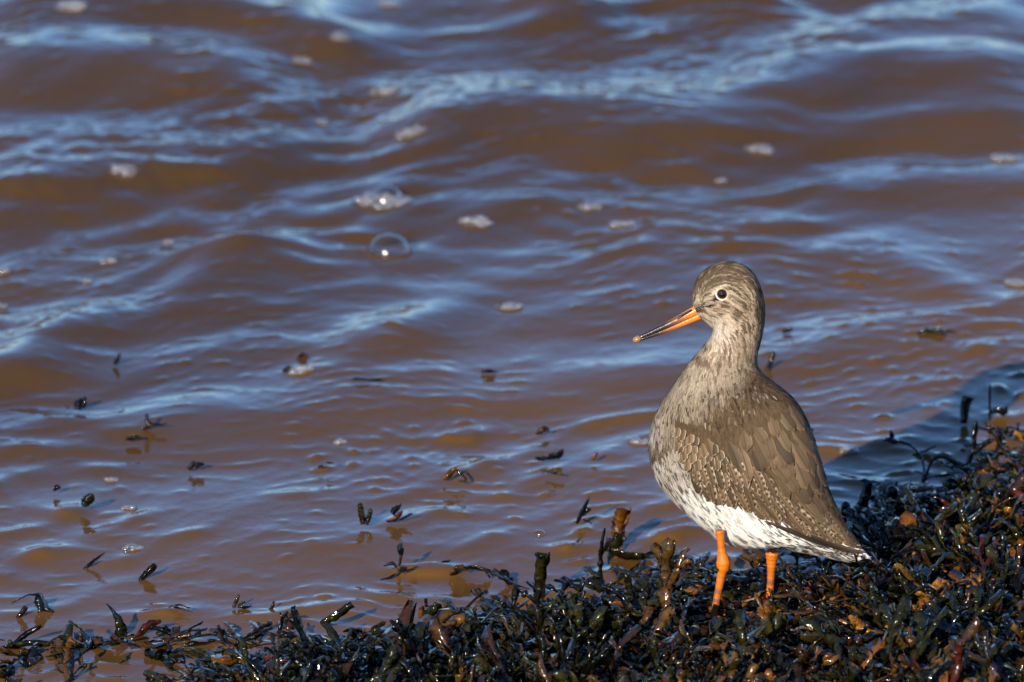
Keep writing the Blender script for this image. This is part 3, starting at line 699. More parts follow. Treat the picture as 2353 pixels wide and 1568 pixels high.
foam('large clear dome bubble floating alone on the blue ripples', 894, 578, 56, [(0, 0, 53, .85)], 'water_bubble', 1, False)
foam('wide froth raft carrying one clear dome bubble', 880, 466, 74, [(8, -2, 44, 1.0), (-20, 6, 14, .8), (4, 9, 12, .8)], seed=2)
foam('narrow oval froth raft beside a tiny brown scrap', 1094, 513, 40, seed=3)
foam('froth clump with a few larger bubbles on a smooth brown swell', 1748, 346, 38, [(-2, -1, 14, .9), (16, 0, 10, .8)], seed=4)
foam('pale froth clump with bubbles on the swell below the broken crest', 2308, 368, 40, [(-10, 0, 13, .9), (12, 2, 10, .8)], seed=5)
foam('plump froth clump resting on a blue back slope', 885, 213, 38, [(0, 0, 14, .8)], seed=6)
foam('thin flat froth streak near the broken crest', 942, 308, 36, seed=7)
foam('small froth fleck on a pale blue band', 697, 143, 24, [(0, 0, 10, .9)], seed=8)
foam('froth clump with upright bubbles on the farthest swell', 165, 18, 40, [(8, 0, 14, 1.0), (-12, 0, 10, .9)], seed=9)
foam('dark little bubble cluster on the farthest water', 892, 12, 26, [(0, 0, 13, .9), (14, 0, 9, .9)], seed=10)
foam('pale froth fleck beside the blue streak below a swell', 1170, 708, 32, seed=11)
foam('flat froth fleck stuck to a dark peak of weed', 694, 853, 30, seed=12)
foam('big froth clump beside two dark weed flecks', 2345, 654, 36, [(-6, 0, 14, .8)], seed=13)
foam('small froth clump with one bubble below a long swell', 4, 624, 26, [(0, 0, 12, .9)], seed=14)
foam('lone foam blob riding above a brown swell face', 2, 706, 16, [(0, 0, 9, .9)], seed=15)
foam('single small bubble in a foam ring on the brown shallows', 299, 1170, 18, [(0, 0, 13, .75)], seed=16)
foam('bubble with a grain of froth on its side in the brown shallows', 304, 1262, 22, [(2, 0, 16, .85), (-14, 5, 9, .7)], seed=17)
foam('thin froth scrap on the water just past the bird breast', 1468, 1018, 28, seed=18)
foam('low bubble pair on a flat ripple beside the wide raft', 1356, 478, 28, [(0, 0, 13, .7), (12, 0, 8, .8)], seed=19)
foam('long thin foam dash on a ripple above the bird bill', 1430, 519, 32, seed=20)
foam('isolated round foam dot on smooth brown swell', 1656, 417, 13, [(0, 0, 9, .8)], seed=21)
foam('tiny foam dash in the hollow of a brown swell', 248, 602, 20, seed=22)
foam('tiny brown-white fleck on a dark swell', 386, 558, 13, seed=23)
foam('tiny froth dash above a rising swell face', 200, 648, 14, seed=24)
foam('faint froth streak on ripples behind the bird back', 1950, 1038, 22, [(-2, 0, 9, .6)], seed=25)
foam('thin froth streak on the dark far trough', 780, 86, 26, seed=26)
foam('froth fleck with bubbles along the broken crest', 745, 284, 20, [(0, 0, 9, .9)], seed=27)
foam('row of tiny bubbles along the lower broken crest', 285, 405, 36, [(-20, 0, 7, .9), (-6, 0, 8, .9), (8, 0, 7, .9), (22, 0, 6, .9)], seed=28)
foam('faint bubble ring beside a weed stub in shallows', 256, 1104, 15, [(0, 0, 9, .7)], seed=29)
foam('pale bubble fleck on the flat brown shallows', 780, 1018, 14, [(0, 0, 9, .6)], seed=30)
foam('empty clear bubble beside the spiky twig', 1240, 1226, 16, [(0, 0, 14, .7)], 'water_bubble', 31, False)
foam('tiny bright bubble on smooth brown water behind the bird head', 1857, 495, 8, [(0, 0, 7, .8)], 'water_bubble', 32, False)
foam('low dark bubble on a ripple between foam rafts', 1230, 482, 18, [(0, 0, 12, .6)], 'water_bubble', 33, False)
# floating scraps of reed on the broken crest
def scrap(label, pts, col, seed):
    o = weed('reed_scrap', label, pts[len(pts) // 2][:2], [(col, 1.0, 2.5, pts)], seed=seed); o['category'] = 'debris'
scrap('short pale-edged reed scrap on the far blue trough', [(570, 200, 3), (590, 197, 4), (612, 203, 3)], 'ochre', 91)
scrap('thin brown reed scrap below the short pale-edged one', [(600, 216, 3), (625, 218, 3), (645, 222, 2)], 'brown', 92)
scrap('long thin reed scrap lying along the broken crest', [(615, 332, 2.5), (680, 324, 3), (770, 318, 2.5)], 'brown', 93)
scrap('tiny brown scrap touching the narrow froth raft', [(1036, 494, 4), (1050, 490, 6), (1064, 496, 3)], 'brown', 94)
scrap('thin dark reed stem on the pale blue band', [(0, 347, 2), (30, 345, 2.5), (60, 344, 2)], 'ochre', 95)

#BIRD
# ------------------------------------------------------------------ the bird
# pairs of outline points (front/below, back/above) and half depth, layout units
PAIRS = [((1607, 728), (1594, 702), 13), ((1616, 734), (1594, 682), 24), ((1626, 741), (1598, 655), 36), ((1632, 747), (1612, 630), 46), ((1639, 752), (1638, 612), 53),
         ((1641, 760), (1672, 602), 58), ((1638, 769), (1706, 609), 61), ((1632, 779), (1733, 631), 62), ((1624, 790), (1749, 664), 63), ((1614, 802), (1757, 702), 64),
         ((1602, 816), (1757, 742), 65), ((1589, 832), (1750, 781), 68), ((1576, 849), (1742, 813), 73), ((1561, 871), (1743, 843), 82), ((1543, 897), (1766, 870), 95),
         ((1524, 925), (1803, 897), 110), ((1509, 957), (1833, 928), 122), ((1499, 990), (1855, 965), 131), ((1494, 1022), (1870, 1005), 137), ((1497, 1055), (1882, 1045), 140),
         ((1508, 1090), (1893, 1085), 139), ((1527, 1122), (1902, 1115), 135), ((1552, 1152), (1912, 1143), 128), ((1582, 1180), (1923, 1167), 119), ((1614, 1208), (1935, 1189), 108),
         ((1650, 1238), (1946, 1208), 96), ((1700, 1256), (1956, 1225), 82), ((1770, 1258), (1965, 1238), 66), ((1832, 1267), (1973, 1250), 50), ((1890, 1277), (1980, 1260), 36), ((1938, 1286), (1986, 1269), 24), ((1974, 1286), (1990, 1276), 12)]
NS, NR = 150, 72
A = np.array([[*f, *b, d] for f, b, d in PAIRS], float)
tt = np.linspace(0, len(A) - 1, NS); i0 = np.clip(np.floor(tt).astype(int), 0, len(A) - 2); fr = (tt - i0)[:, None]
def cr(P, i, f):
    g = lambda k: P[np.clip(k, 0, len(P) - 1)]
    p0, p1, p2, p3 = g(i - 1), g(i), g(i + 1), g(i + 2)
    return 0.5 * (2 * p1 + (p2 - p0) * f + (2 * p0 - 5 * p1 + 4 * p2 - p3) * f ** 2 + (3 * p1 - p0 - 3 * p2 + p3) * f ** 3)
ST = cr(A, i0, fr)
for _ in range(3): ST[1:-1] = (ST[:-2] + 2 * ST[1:-1] + ST[2:]) / 4
def depth_c(px, stn):
    """world depth of the body's middle: the bird heads left and a little away"""
    body = 0.024 - 0.50 * (px - 1715) * S_PX
    k = sm(9, 16, stn); return body * k + 0.040 * (1 - k)
BV = []; B2 = []
for i in range(NS):
    fx, fy, bx, by, d = ST[i]
    for k in range(NR):
        th = 2 * math.pi * k / NR; c, s = math.cos(th), math.sin(th)
        px = (fx + bx) / 2 + (bx - fx) / 2 * c; py = (fy + by) / 2 + (by - fy) / 2 * c
        Y = float(depth_c(px, tt[i])) - d * S_PX * (abs(s) ** 0.92) * math.copysign(1, s)
        BV.append(S(px, py, Y)); B2.append((px, py))
BF = []
for i in range(NS - 1):
    for k in range(NR): BF.append((i * NR + k, i * NR + (k + 1) % NR, (i + 1) * NR + (k + 1) % NR, (i + 1) * NR + k))
for e in (0, NS - 1):
    r_ = [e * NR + k for k in range(NR)]; BV.append(sum((BV[q] for q in r_), Vector()) / NR); B2.append(tuple(np.mean([B2[q] for q in r_], 0))); c_ = len(BV) - 1
    for k in range(NR): BF.append((r_[k], r_[(k + 1) % NR], c_) if e else (r_[(k + 1) % NR], r_[k], c_))
bvh = BVHTree.FromPolygons(BV, BF)
def skin(px, py):
    """surface point and outward normal on the near side under a layout position"""
    o = S(px, py, -0.5); hit, n, i, d = bvh.ray_cast(o, FWD)
    if hit is None:
        hit, n, i, d = bvh.find_nearest(S(px, py, float(depth_c(px, 20)) - .004))
    if n.dot(FWD) > 0.15: n = -n
    return hit, n
def to_px(p):
    d = p - AIM; return 1176.5 + d.dot(RIGHT) / S_PX, 784 - d.dot(UPV) / S_PX

# direction in which the feathers lie (degrees below rightward)
FLOW = [(1600, 690, -75), (1602, 660, -70), (1625, 625, -45), (1665, 604, -10), (1705, 610, 28), (1740, 645, 60), (1755, 700, 85), (1758, 760, 95), (1650, 640, -15), (1690, 640, 20), (1630, 690, -10),
        (1660, 705, 12), (1700, 690, 35), (1690, 725, 28), (1725, 740, 65), (1620, 722, 25), (1630, 745, 40), (1650, 765, 62), (1680, 770, 62), (1640, 800, 105), (1690, 830, 95), (1600, 815, 118), (1735, 820, 95),
        (1560, 880, 115), (1650, 880, 85), (1530, 940, 102), (1505, 1000, 92), (1510, 1060, 72), (1530, 1110, 58), (1580, 1160, 48), (1640, 1215, 45), (1700, 1245, 32), (1790, 1250, 18), (1890, 1262, 16), (1960, 1275, 22),
        (1690, 920, 72), (1600, 950, 85), (1790, 900, 52), (1850, 980, 62), (1880, 1070, 66), (1910, 1150, 62), (1950, 1220, 48), (1580, 1040, 78), (1620, 1100, 68), (1700, 1050, 62), (1700, 1130, 60), (1780, 1100, 58), (1780, 1170, 52), (1860, 1190, 46), (1900, 1235, 38)]
FL = np.array(FLOW, float)
def flow(px, py):
    d = (FL[:, 0] - px) ** 2 + (FL[:, 1] - py) ** 2 + 60; w_ = 1 / d ** 1.6; a = np.radians(FL[:, 2])
    return math.atan2(float((w_ * np.sin(a)).sum()), float((w_ * np.cos(a)).sum()))

WING = [(1553, 962), (1562, 1027), (1577, 1080), (1604, 1126), (1649, 1152), (1698, 1164), (1754, 1184), (1811, 1206), (1867, 1228), (1942, 1253), (1985, 1268), (1975, 1244), (1950, 1205), (1925, 1160), (1905, 1110), (1890, 1060), (1874, 1005), (1850, 950), (1800, 915), (1740, 945), (1690, 985), (1630, 990), (1580, 968)]
def inside(px, py, poly):
    c = False; j = len(poly) - 1
    for i in range(len(poly)):
        xi, yi = poly[i]; xj, yj = poly[j]
        if (yi > py) != (yj > py) and px < (xj - xi) * (py - yi) / (yj - yi) + xi: c = not c
        j = i
    return c
def edge_dist(px, py, line):
    best = 1e9
    for (ax, ay), (bx, by) in zip(line, line[1:]):
        t = max(0, min(1, ((px - ax) * (bx - ax) + (py - ay) * (by - ay)) / ((bx - ax) ** 2 + (by - ay) ** 2)))
        best = min(best, math.hypot(px - ax - t * (bx - ax), py - ay - t * (by - ay)))
    return best

lerp = lambda a, b, t: tuple(x + (y - x) * t for x, y in zip(a, b))
C_CROWN, C_DARK, C_NECK, C_MANT, C_WHITE, C_BREAST, C_BUFF = (0.135, 0.093, 0.056), (0.024, 0.015, 0.009), (0.30, 0.222, 0.140), (0.102, 0.066, 0.036), (0.88, 0.85, 0.78), (0.48, 0.40, 0.30), (0.58, 0.485, 0.355)
EYE = (1660, 675.5)
rb = random.Random(5)
SPOTS = []
while len(SPOTS) < 800:
    x, y = rb.uniform(1490, 1960), rb.uniform(900, 1285)
    if all((x - a) ** 2 + (y - b) ** 2 > (7 + 3.5 * (y > 1080)) ** 2 for a, b, *_ in SPOTS): SPOTS.append((x, y, flow(x, y), rb.uniform(.6, 1.3)))
SPA = np.array(SPOTS)
LOWER = WING[1:11]; LWX = [1500] + [p[0] for p in LOWER]; LWY = [1075] + [p[1] for p in LOWER]
def plume_col(px, py, r, ang=None):
    ang = flow(px, py); cx_, cy_ = (1668, 690) if py < 770 else (1640, 800) if py < 860 else (1600, 1000)
    ca_, sa_ = math.cos(ang), math.sin(ang); al_ = (px - cx_) * ca_ + (py - cy_) * sa_; ac_ = -(px - cx_) * sa_ + (py - cy_) * ca_
    st = float(vnoise(ac_ * .26 + 50, al_ * .05 + 50, 71)); st2 = float(vnoise(ac_ * .16 + 50, al_ * .035 + 50, 72))
    """plumage colour by place on the bird"""
    streak = vnoise(px * .13 + py * .02, py * .05, 61)
    ex, ey = px - EYE[0], py - EYE[1]; ed = math.hypot(ex, ey)
    if py + r.uniform(-34, 34) < 805 + 0.35 * (1680 - px):                                   # head
        # line from bill to the back of the head above the eye: cap over it
        cap = float(sm(-14, 12, (668 - 0.10 * (px - 1600)) - py + 6 * streak))
        c = lerp(C_NECK, C_CROWN, cap)
        if px > 1725: c = lerp(c, C_CROWN, .55 * float(sm(1725, 1755, px)))
        thr = float(sm(44, 6, math.hypot((px - 1638) * .85, (py - 765) * .9)))
        c = lerp(c, C_WHITE, thr * .85)
        chk = float(sm(-8, 14, py - 712 - .3 * (px - 1640))) * float(sm(1720, 1660, px)); c = lerp(c, C_BUFF, .6 * chk)
        lore = edge_dist(px, py, [(1603, 712), (1622, 702), (1646, 688)]); 
        if lore < 9: c = lerp(C_DARK, c, float(sm(3, 9, lore)))
        sup = edge_dist(px, py, [(1606, 694), (1625, 684), (1645, 668), (1668, 657)])
        if sup < 7: c = lerp((.50, .43, .31), c, float(sm(2, 7, sup)))
        pe = edge_dist(px, py, [(1682, 688), (1712, 700), (1735, 722)])
        if pe < 7: c = lerp((.20, .145, .095), c, float(sm(1, 7, pe)))
        dk = 0.36 if cap > .5 else 0.34 - .2 * thr
        c = lerp(c, C_DARK, (.34 if cap > .5 else .70) * float(sm(.05, .45, st)) * (1 - .75 * thr)); c = lerp(c, C_BUFF, .55 * float(sm(.15, .5, -st)) * (1 - .6 * cap))
        if r.random() < dk * .25: c = lerp(c, C_DARK, r.uniform(.2, .5))
        if r.random() < .05: c = lerp(c, C_BUFF, r.uniform(.3, .6))
        return c, .25
    # body
    low = edge_dist(px, py, LOWER); wingside = inside(px, py, WING)
    neck = float(sm(920, 810, py))
    mant = float(sm(-60, 60, (px - 1600) * .8 - (925 - py) * .9 - 20 + 18 * streak)) if py > 830 else 0
    mant *= float(sm(815, 895, py + .25 * (px - 1680)))
    if py > float(np.interp(px, LWX, LWY)) - 4: mant = 0.0
    c = lerp(C_BREAST, C_NECK, neck); c = lerp(c, C_MANT, mant)
    if wingside: return lerp(C_MANT, C_DARK, .2 * r.random()), .2
    back = px > 1840 and py < 1260 - .4 * (1985 - px)
    if back: return lerp(C_MANT, C_DARK, .35 * r.random()), .2
    if mant < .5:
        belly = float(sm(985, 1190, py + .30 * (px - 1500) + 26 * st2))
        c = lerp(c, C_WHITE, belly)
        pale = float(sm(1535, 1495, px - .25 * (py - 1000))) * float(sm(850, 960, py)); c = lerp(c, (.62, .57, .49), .6 * pale)
        c = lerp(c, C_DARK, .45 * float(sm(.2, .6, st)) * (1 - belly) * (1 - .5 * neck) + .32 * neck * float(sm(.1, .5, st)))
        br = float(sm(860, 930, py)) * (1 - float(sm(1090, 1175, py)))          # grey wash of the breast side
        side = float(sm(1508, 1540, px))
        c = lerp(c, (.22, .165, .105), .55 * br * side)
    else:
        c = lerp(c, C_DARK, .6 * float(sm(.15, .6, st)))
        if r.random() < .15: c = lerp(c, C_DARK, r.uniform(.3, .7))
        if r.random() < .06: c = lerp(c, C_BUFF, r.uniform(.15, .35))
        return c, .25
    # dark marks: shaft streaks on the breast, bars on flank and under the tail
    if py > 870:
        dx = px - SPA[:, 0]; dy = py - SPA[:, 1]; ca = np.cos(SPA[:, 2]); sa = np.sin(SPA[:, 2])
        al = dx * ca + dy * sa; ac = -dx * sa + dy * ca
        ln = (3.5 + 3.5 * (SPA[:, 1] > 1050)) * SPA[:, 3]; wdt = (2.0 + 1.3 * (SPA[:, 1] > 1080)) * SPA[:, 3]
        q = np.min((al / ln) ** 2 + (ac / wdt) ** 2)
        clean = inside(px, py, [(1655, 1165), (1720, 1180), (1775, 1215), (1740, 1235), (1690, 1215), (1650, 1190)])
        dens = .8 if not clean else .35
        if q < 1.3: c = lerp(C_DARK, c, float(sm(.5, 1.4, q)) * dens + 1 - dens)
    if px > 1755 and py > 1195:
        a = (px - 1760) * .92 + (py - 1225) * .55; wv = math.sin(a * .36 + 1.6 * math.sin(py * .22))
        if wv > .35: c = lerp(c, C_DARK, .85 * float(sm(.35, .6, wv)))
    if r.random() < .16 and py < 1080: c = lerp(c, C_DARK, r.uniform(.2, .6))
    return c, .12

bird = empty('redshank', G(1648, 1400, .02))
tag(bird, 'grey-brown wading bird with orange legs and bill standing on the heaped wrack', 'bird')
INV = Matrix.Translation(-bird.location)
def bpart(name, V, F, C, mat, parent=None, uvs=None):
    o = link(name, mesh(name, [v - bird.location for v in V], F, C, True, uvs), mat, parent or bird); return o

body_cols = [plume_col(px, py, rb)[0] for px, py in B2]
bpart('body', BV, BF, body_cols, M_SKIN)

# small contour feathers over the whole body
ar = []; cen = []; nrm = []
BVa = np.array([tuple(v) for v in BV]); 
q4 = np.array([f for f in BF if len(f) == 4]); P4 = BVa[q4]
nn = np.cross(P4[:, 2] - P4[:, 0], P4[:, 3] - P4[:, 1]); area = np.linalg.norm(nn, axis=1) / 2; nn /= (2 * area[:, None] + 1e-12)
mid = P4.mean(1)
ctr = BVa.mean(0)
st_of = (np.arange(len(q4)) // NR)
ringc = np.array([BVa[i * NR:(i + 1) * NR].mean(0) for i in range(NS)])
flip = np.einsum('ij,ij->i', nn, mid - ringc[st_of]) < 0; nn[flip] *= -1
pyq = np.array([to_px(Vector(m)) for m in mid])
dens = np.where(pyq[:, 1] < 790, 5.0, np.where(pyq[:, 1] < 900, 1.9, 1.0))
near = nn @ np.array(FWD) < 0.25
wt = area * dens * np.where(near, 1.0, .35)
npr = np.random.default_rng(4); NF = 38000
pick = npr.choice(len(q4), NF, p=wt / wt.sum()); uvr = npr.random((NF, 2))
LV, LQ, LT, LC = [], [], [], []
rf = random.Random(8)
for n_ in range(NF):
    f = pick[n_]; a, b = uvr[n_]; P = P4[f]
    p = Vector(tuple((P[0] * (1 - a) + P[1] * a) * (1 - b) + (P[3] * (1 - a) + P[2] * a) * b)); nv = Vector(tuple(nn[f]))
    px, py = to_px(p); facing = nv.dot(FWD) < .2
    if facing:
        if math.hypot(px - EYE[0], (py - EYE[1])) < 17: continue
        if inside(px, py, WING) and edge_dist(px, py, WING[-7:] + WING[:1]) > 22 and rf.random() < .85: continue
    ang = flow(px, py) + rf.gauss(0, .13)
    t2 = RIGHT * math.cos(ang) - UPV * math.sin(ang); t = t2 - nv * t2.dot(nv)
    if t.length < .15: t = t2
    t.normalize(); s_ = nv.cross(t).normalized()
    if py < 790: L, wd, lift = rf.uniform(11, 19), rf.uniform(.9, 1.5), .09
    elif py < 900: L, wd, lift = rf.uniform(12, 20), rf.uniform(1.4, 2.4), .06
    elif py < 1080: L, wd, lift = rf.uniform(13, 23), rf.uniform(1.6, 3.2), .06
    else: L, wd, lift = rf.uniform(18, 34), rf.uniform(1.4, 3.2), .11
    if math.hypot(px - EYE[0], py - EYE[1]) < 34 or (px < 1615 and py > 680 and py < 760): L *= .5
    L *= S_PX; wd *= S_PX; lift += rf.uniform(-.02, .05)
    base = p - nv * .0002; m1 = p + t * L * .35 + nv * (L * lift); m2 = p + t * L * .75 + nv * (L * lift * 1.15); tip = p + t * L + nv * (L * lift * .9)
    o = len(LV)
    LV += [base - s_ * wd * .5, base + s_ * wd * .5, m1 - s_ * wd, m1 + s_ * wd, m2 - s_ * wd * .75, m2 + s_ * wd * .75, tip]
    LQ += [(o, o + 1, o + 3, o + 2), (o + 2, o + 3, o + 5, o + 4)]; LT.append((o + 4, o + 5, o + 6))
    c, va = plume_col(px + math.cos(ang) * L / S_PX * .5, py + math.sin(ang) * L / S_PX * .5, rf, ang)
    k = 1 + rf.uniform(-va, va); c = np.array(c) * k
    LC += [c * .9, c * .9, c, c, c * 1.05, c * 1.05, c * 1.1]
me = np_mesh('contour_feathers', np.array([tuple(v - bird.location) for v in LV]), np.array(LQ), np.clip(np.array(LC), 0, .9), np.array(LT))
tag(link('contour_feathers', me, M_PLUME, bird), kind='stuff')

# folded wing: every visible feather its own piece
FBASE, FDARK, FPALE = (0.210, 0.138, 0.072), (0.028, 0.018, 0.010), (0.52, 0.42, 0.29)
MF = {'lesser': mat_feather('covert_small', FBASE, FDARK, (.52, .45, .34), .85, 0.0, 0),
      'median': mat_feather('covert_notched', FBASE, FDARK, FPALE, .58, .85, 26),
      'scapular': mat_feather('scapular_plain', (0.165, 0.106, 0.054), FDARK, (.32, .235, .145), .30, 0.0, 0),
      'tertial': mat_feather('tertial_notched', (0.20, 0.131, 0.069), FDARK, FPALE, .5, .9, 40),
      'primary': mat_feather('primary_dark', (0.060, 0.042, 0.027), (.02, .014, .01), (.22, .16, .10), .5, 0.0, 0),
      'tail': mat_feather('tail_barred', (0.70, 0.66, 0.58), (.03, .022, .016), (.75, .7, .62), .6, .95, 60, -1.0)}
def feather_mesh(px, py, ang, L, wd, h0, h1, n=9, m=5, curve=0.0, pointed=.0):
    V = []; U = []; F = []
    for i in range(n):
        a = i / (n - 1)
        prof = (min(1, a / .35) ** .6) * (1 if a < .72 else math.sqrt(max(0, 1 - ((a - .72) / .28) ** 2)) * (1 - pointed) + pointed * (1 - (a - .72) / .28))
        prof = max(prof, .05)
        an = ang + curve * (a - .5)
        cx = px + math.cos(an) * L * a; cy = py + math.sin(an) * L * a
        hit, nv = skin(cx, cy)
        for j in range(m):
            c = (j / (m - 1) * 2 - 1); x = cx - math.sin(an) * wd * prof * c; y = cy + math.cos(an) * wd * prof * c
            hp, n2 = skin(x, y)
            if (hp - hit).length > wd * S_PX * 2.2: hp, n2 = hit + (hp - hit) * .5, nv
            h = (h0 + (h1 - h0) * a) - .0011 * (c * c) * min(1, wd / 14) + .0003 * (1 - abs(c))
            V.append(hp + n2 * h); U.append((j / (m - 1), a))
    for i in range(n - 1):
        for j in range(m - 1): F.append((i * m + j, i * m + j + 1, (i + 1) * m + j + 1, (i + 1) * m + j))
    return V, F, U
hub, _ = skin(1700, 1080)
wing = link('wing', None, None, bird); wing.empty_display_size = .01
tail = link('tail', None, None, bird); tail.empty_display_size = .01
def add_feather(kind, px, py, ang, L, wd, h0, h1, parent=None, **kw):
    V, F, U = feather_mesh(px, py, ang, L, wd, h0, h1, **kw)
    me = mesh('feather', [v - bird.location for v in V], F, None, True, U); 
    return link('feather', me, MF[kind], parent or wing)
def kind_at(x, y):
    # frontal edge of the wing: small coverts; middle: scapulars above the line from shoulder to tip, notched coverts below it
    ln = 968 + (x - 1560) * .53            # scapular lower border
    if y < ln + 8: return 'scapular'
    if x < 1625 and y < 1062: return 'lesser'
    if x + y * .4 < 2130: return 'lesser' if (y < ln + 40 and x < 1660) else 'median'
    return 'tertial'
pts = []; rw_ = random.Random(12)
RAD = {'lesser': 11.5, 'median': 17, 'scapular': 24, 'tertial': 23}
for _ in range(9000):
    x, y = rw_.uniform(1550, 1985), rw_.uniform(925, 1262)
    if not inside(x, y, WING): continue
    if y < np.interp(x, [1550, 1580, 1640, 1700, 1760, 1800, 1850], [960, 985, 1000, 990, 955, 925, 900]): continue
    k = kind_at(x, y); r_ = RAD[k]
    if all((x - a) ** 2 + (y - b) ** 2 > (.5 * (r_ + RAD[q])) ** 2 for a, b, q in pts): pts.append((x, y, k))
DIM = {'lesser': (26, 8), 'median': (50, 9.5), 'scapular': (64, 14), 'tertial': (86, 11.5)}
for x, y, k in sorted(pts, key=lambda p: -(p[0] * .5 + p[1])):
    L, wd = DIM[k]; L *= rw_.uniform(.75, 1.3); wd *= rw_.uniform(.8, 1.2)
    ang = flow(x, y) + rw_.gauss(0, .11)
    # pull tips back inside the outline of the wing
    while L > 14 and not inside(x + math.cos(ang) * L, y + math.sin(ang) * L, WING) and edge_dist(x + math.cos(ang) * L, y + math.sin(ang) * L, WING) > 1.5:
        L *= .9; ang += (-.03 if y > 1000 + (x - 1560) * .72 else .03)
    if L < 16: continue
    rim = float(sm(8, 55, edge_dist(x + math.cos(ang) * L * .6, y + math.sin(ang) * L * .6, WING[10:18]))); add_feather(k, x, y, ang, L, wd, .0006, (.0009 + .0015 * rim) * (1.25 if k in ('lesser', 'median') else 1.0) + .0006 * rw_.random(), curve=rw_.uniform(-.1, .1), pointed={'tertial': .55, 'scapular': .45, 'median': .2, 'lesser': 0}[k])
# long flight feathers along the lower edge of the wing and the tail under them
for i, (x, y, ex, ey, wd) in enumerate([(1760, 1196, 1915, 1254, 6.5), (1795, 1206, 1945, 1262, 6), (1832, 1217, 1968, 1268, 6), (1880, 1232, 1982, 1271, 5)]):
    add_feather('primary', x, y, math.atan2(ey - y, ex - x), math.hypot(ex - x, ey - y), wd, .0016, .0026 + .0005 * i, n=14, pointed=.6)
for i, (x, y, ex, ey, wd) in enumerate([(1850, 1254, 1968, 1286, 8), (1865, 1250, 1980, 1284, 8), (1885, 1250, 1988, 1280, 7), (1905, 1248, 1992, 1276, 7)]):
    add_feather('tail', x, y, math.atan2(ey - y, ex - x), math.hypot(ex - x, ey - y), wd, .0006, .0010 + .0004 * i, parent=tail, n=12)

# bill
def tube(pts, seg=14, flat=1.0):
    """pts: (point, radius, colour)"""
    V = []; F = []; C = []
    for i, (p, r_, c) in enumerate(pts):
        d = (pts[min(i + 1, len(pts) - 1)][0] - pts[max(i - 1, 0)][0]).normalized(); a = d.cross(FWD).normalized(); b = d.cross(a)
        for k in range(seg):
            t = 6.28318 * k / seg; V.append(p + a * (r_ * math.cos(t)) + b * (r_ * flat * math.sin(t))); C.append(c)
        if i:
            for k in range(seg): F.append(((i - 1) * seg + k, (i - 1) * seg + (k + 1) % seg, i * seg + (k + 1) % seg, i * seg + k))
    F.append(tuple(range(seg))[::-1]); F.append(tuple((len(pts) - 1) * seg + k for k in range(seg)))
    return V, F, C
OR, BLK, HORN = (0.66, 0.20, 0.020), (0.018, 0.014, 0.012), (0.30, 0.105, 0.030)
YB = .040
def bill_line(a, b, r0, r1, cols, n=14, sag=0):
    out = []
    for i in range(n):
        u = i / (n - 1); p = S(a[0] + (b[0] - a[0]) * u, a[1] + (b[1] - a[1]) * u + sag * math.sin(u * math.pi), YB - .006 * u)
        j = u * (len(cols) - 1); q = min(int(j), len(cols) - 2)
        out.append((p, (r0 + (r1 - r0) * u ** .8) * S_PX, lerp(cols[q], cols[q + 1], j - q)))
    return out
upper = bpart('bill', *tube(bill_line((1612, 708), (1466, 778), 12.5, 4.6, [OR, OR, HORN, (.06, .04, .025), BLK, BLK, BLK], sag=2), flat=.8), M_HORN)
lower = bpart('lower_mandible', *tube(bill_line((1616, 722), (1468, 782), 9.5, 3.6, [OR, OR, (.58, .17, .02), (.34, .10, .02), (.06, .03, .015), BLK, BLK], sag=3), flat=.8), M_HORN, upper)
nos = bill_line((1590, 713), (1552, 732), 2.6, 1.2, [(.05, .03, .02), (.10, .05, .02)], n=6)
nos = [(p - FWD * .0030, r_, c) for p, r_, c in nos]
bpart('nostril', *tube(nos, 8), M_HORN, upper)
v, f = ball(Vector((0, 0, 0)), 7.6 * S_PX, Vector((1.45, 1, 1)), 14, 9)
v = [S(1465, 780, YB - .006) + Matrix.Rotation(R(25), 3, 'Y').inverted() @ p for p in v]
bpart('sand_drop', v, f, [(.34, .17, .07)] * len(v), M_DROP, upper)['label'] = 'wet sandy drop hanging on the bill tip'

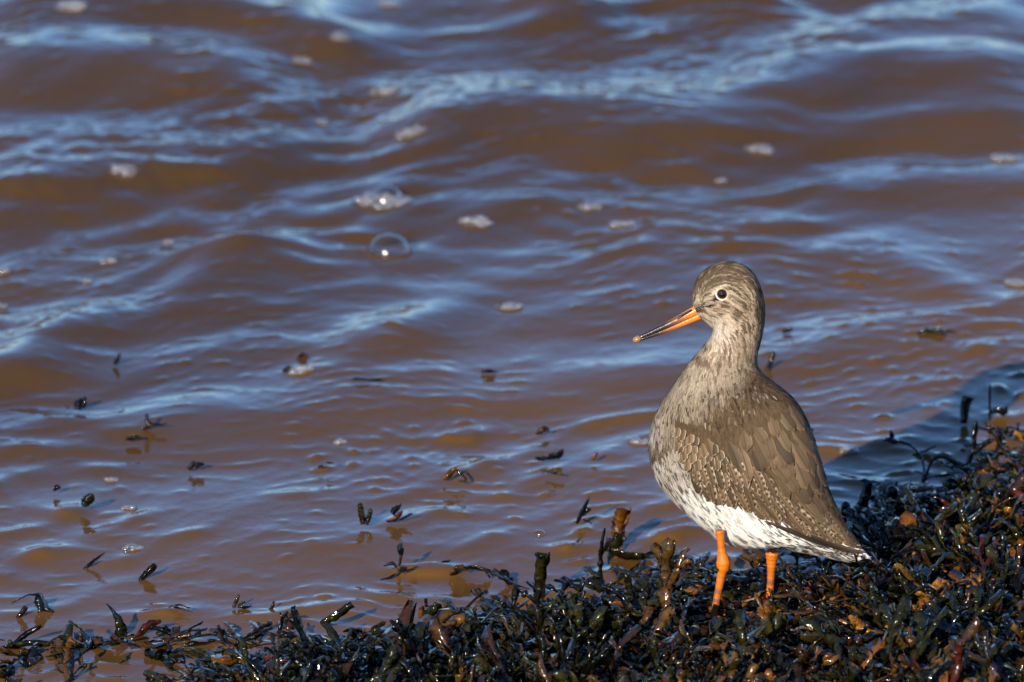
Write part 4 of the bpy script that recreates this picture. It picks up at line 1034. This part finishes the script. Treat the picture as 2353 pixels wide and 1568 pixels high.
# eye
he, ne = skin(*EYE); ne = (ne * .6 - FWD * .4).normalized()
er = 13.6 * S_PX
v, f = ball(Vector((0, 0, 0)), er, Vector((1, 1, 1)), 24, 16)
ec = he - ne * er * .55
q = ne.to_track_quat('Z', 'Y')
cols = []; V2 = []
for p in v:
    w_ = q @ p; V2.append(ec + w_); a = math.acos(max(-1, min(1, p.z / er)))
    cols.append((.004, .003, .003) if a < .50 else (.035, .014, .008))
eye = bpart('eye', V2, f, cols, M_EYE)
V = []; F = []; seg = 32
for i, (k, h) in enumerate(((.93, .30), (1.0, .40), (1.14, .36), (1.28, .16), (1.36, -.15))):
    for j in range(seg):
        t = 6.28318 * j / seg; el = k * (1 + (.10 * (max(0, math.cos(t)) ** 6)) * (k > .9))
        V.append(ec + q @ Vector((er * el * math.cos(t), er * el * math.sin(t), er * (h + .12))))
    if i:
        for j in range(seg): F.append(((i - 1) * seg + j, (i - 1) * seg + (j + 1) % seg, i * seg + (j + 1) % seg, i * seg + j))
bpart('eye_ring', V, F, [(.80, .75, .65)] * len(V), M_RING, eye)

# legs and feet
LEG_O, LEG_D, LEG_S = (0.64, 0.165, 0.008), (0.36, 0.085, 0.010), (0.22, 0.085, 0.045)
def leg(name, pts, Y0, label=None):
    P = resample(pts, 60); out = []
    for i, (x, y, r_) in enumerate(P):
        u = i / 59; k = .5 + .5 * vnoise(i * .35, Y0 * 100, 3)
        c = lerp(LEG_O, LEG_D, .40 * float(sm(.0, .5, vnoise(i * .3, Y0 * 50, 8)))); c = lerp(c, LEG_S, float(sm(.45, .7, u)) * .9 * float(sm(.25, .7, k))); out.append((S(x, y, Y0), r_ * .96 * S_PX * (1 + .03 * math.sin(i * 1.57)), c))
    o = bpart('leg', *tube(out, 14), M_LEG)
    foot = out[-1][0]
    for a, ln in ((-155, .024), (-185, .027), (-215, .023), (-10, .009)):
        a = R(a); d = Vector((math.cos(a), math.sin(a) * .9, 0))
        tp = [(foot + d * (ln * s_) + Vector((0, 0, .0014 - .0012 * s_ + .0008 * math.sin(s_ * 3.14))), .0017 * (1 - .55 * s_), LEG_D) for s_ in (-.05, .2, .4, .6, .8, 1)]
        bpart('toe', *tube(tp, 8), M_LEG, o)
    return o
leg('leg', [(1656, 1222, 11), (1659, 1250, 9), (1662, 1275, 11), (1665, 1294, 17.5), (1664, 1308, 17), (1661, 1320, 11), (1656, 1350, 9.5), (1651, 1378, 9), (1641, 1428, 9)], 0.004)
leg('leg', [(1781, 1248, 11), (1780, 1266, 12.5), (1780, 1279, 17.5), (1779, 1292, 13), (1778, 1315, 10), (1777, 1340, 9), (1774, 1384, 9)], 0.040)
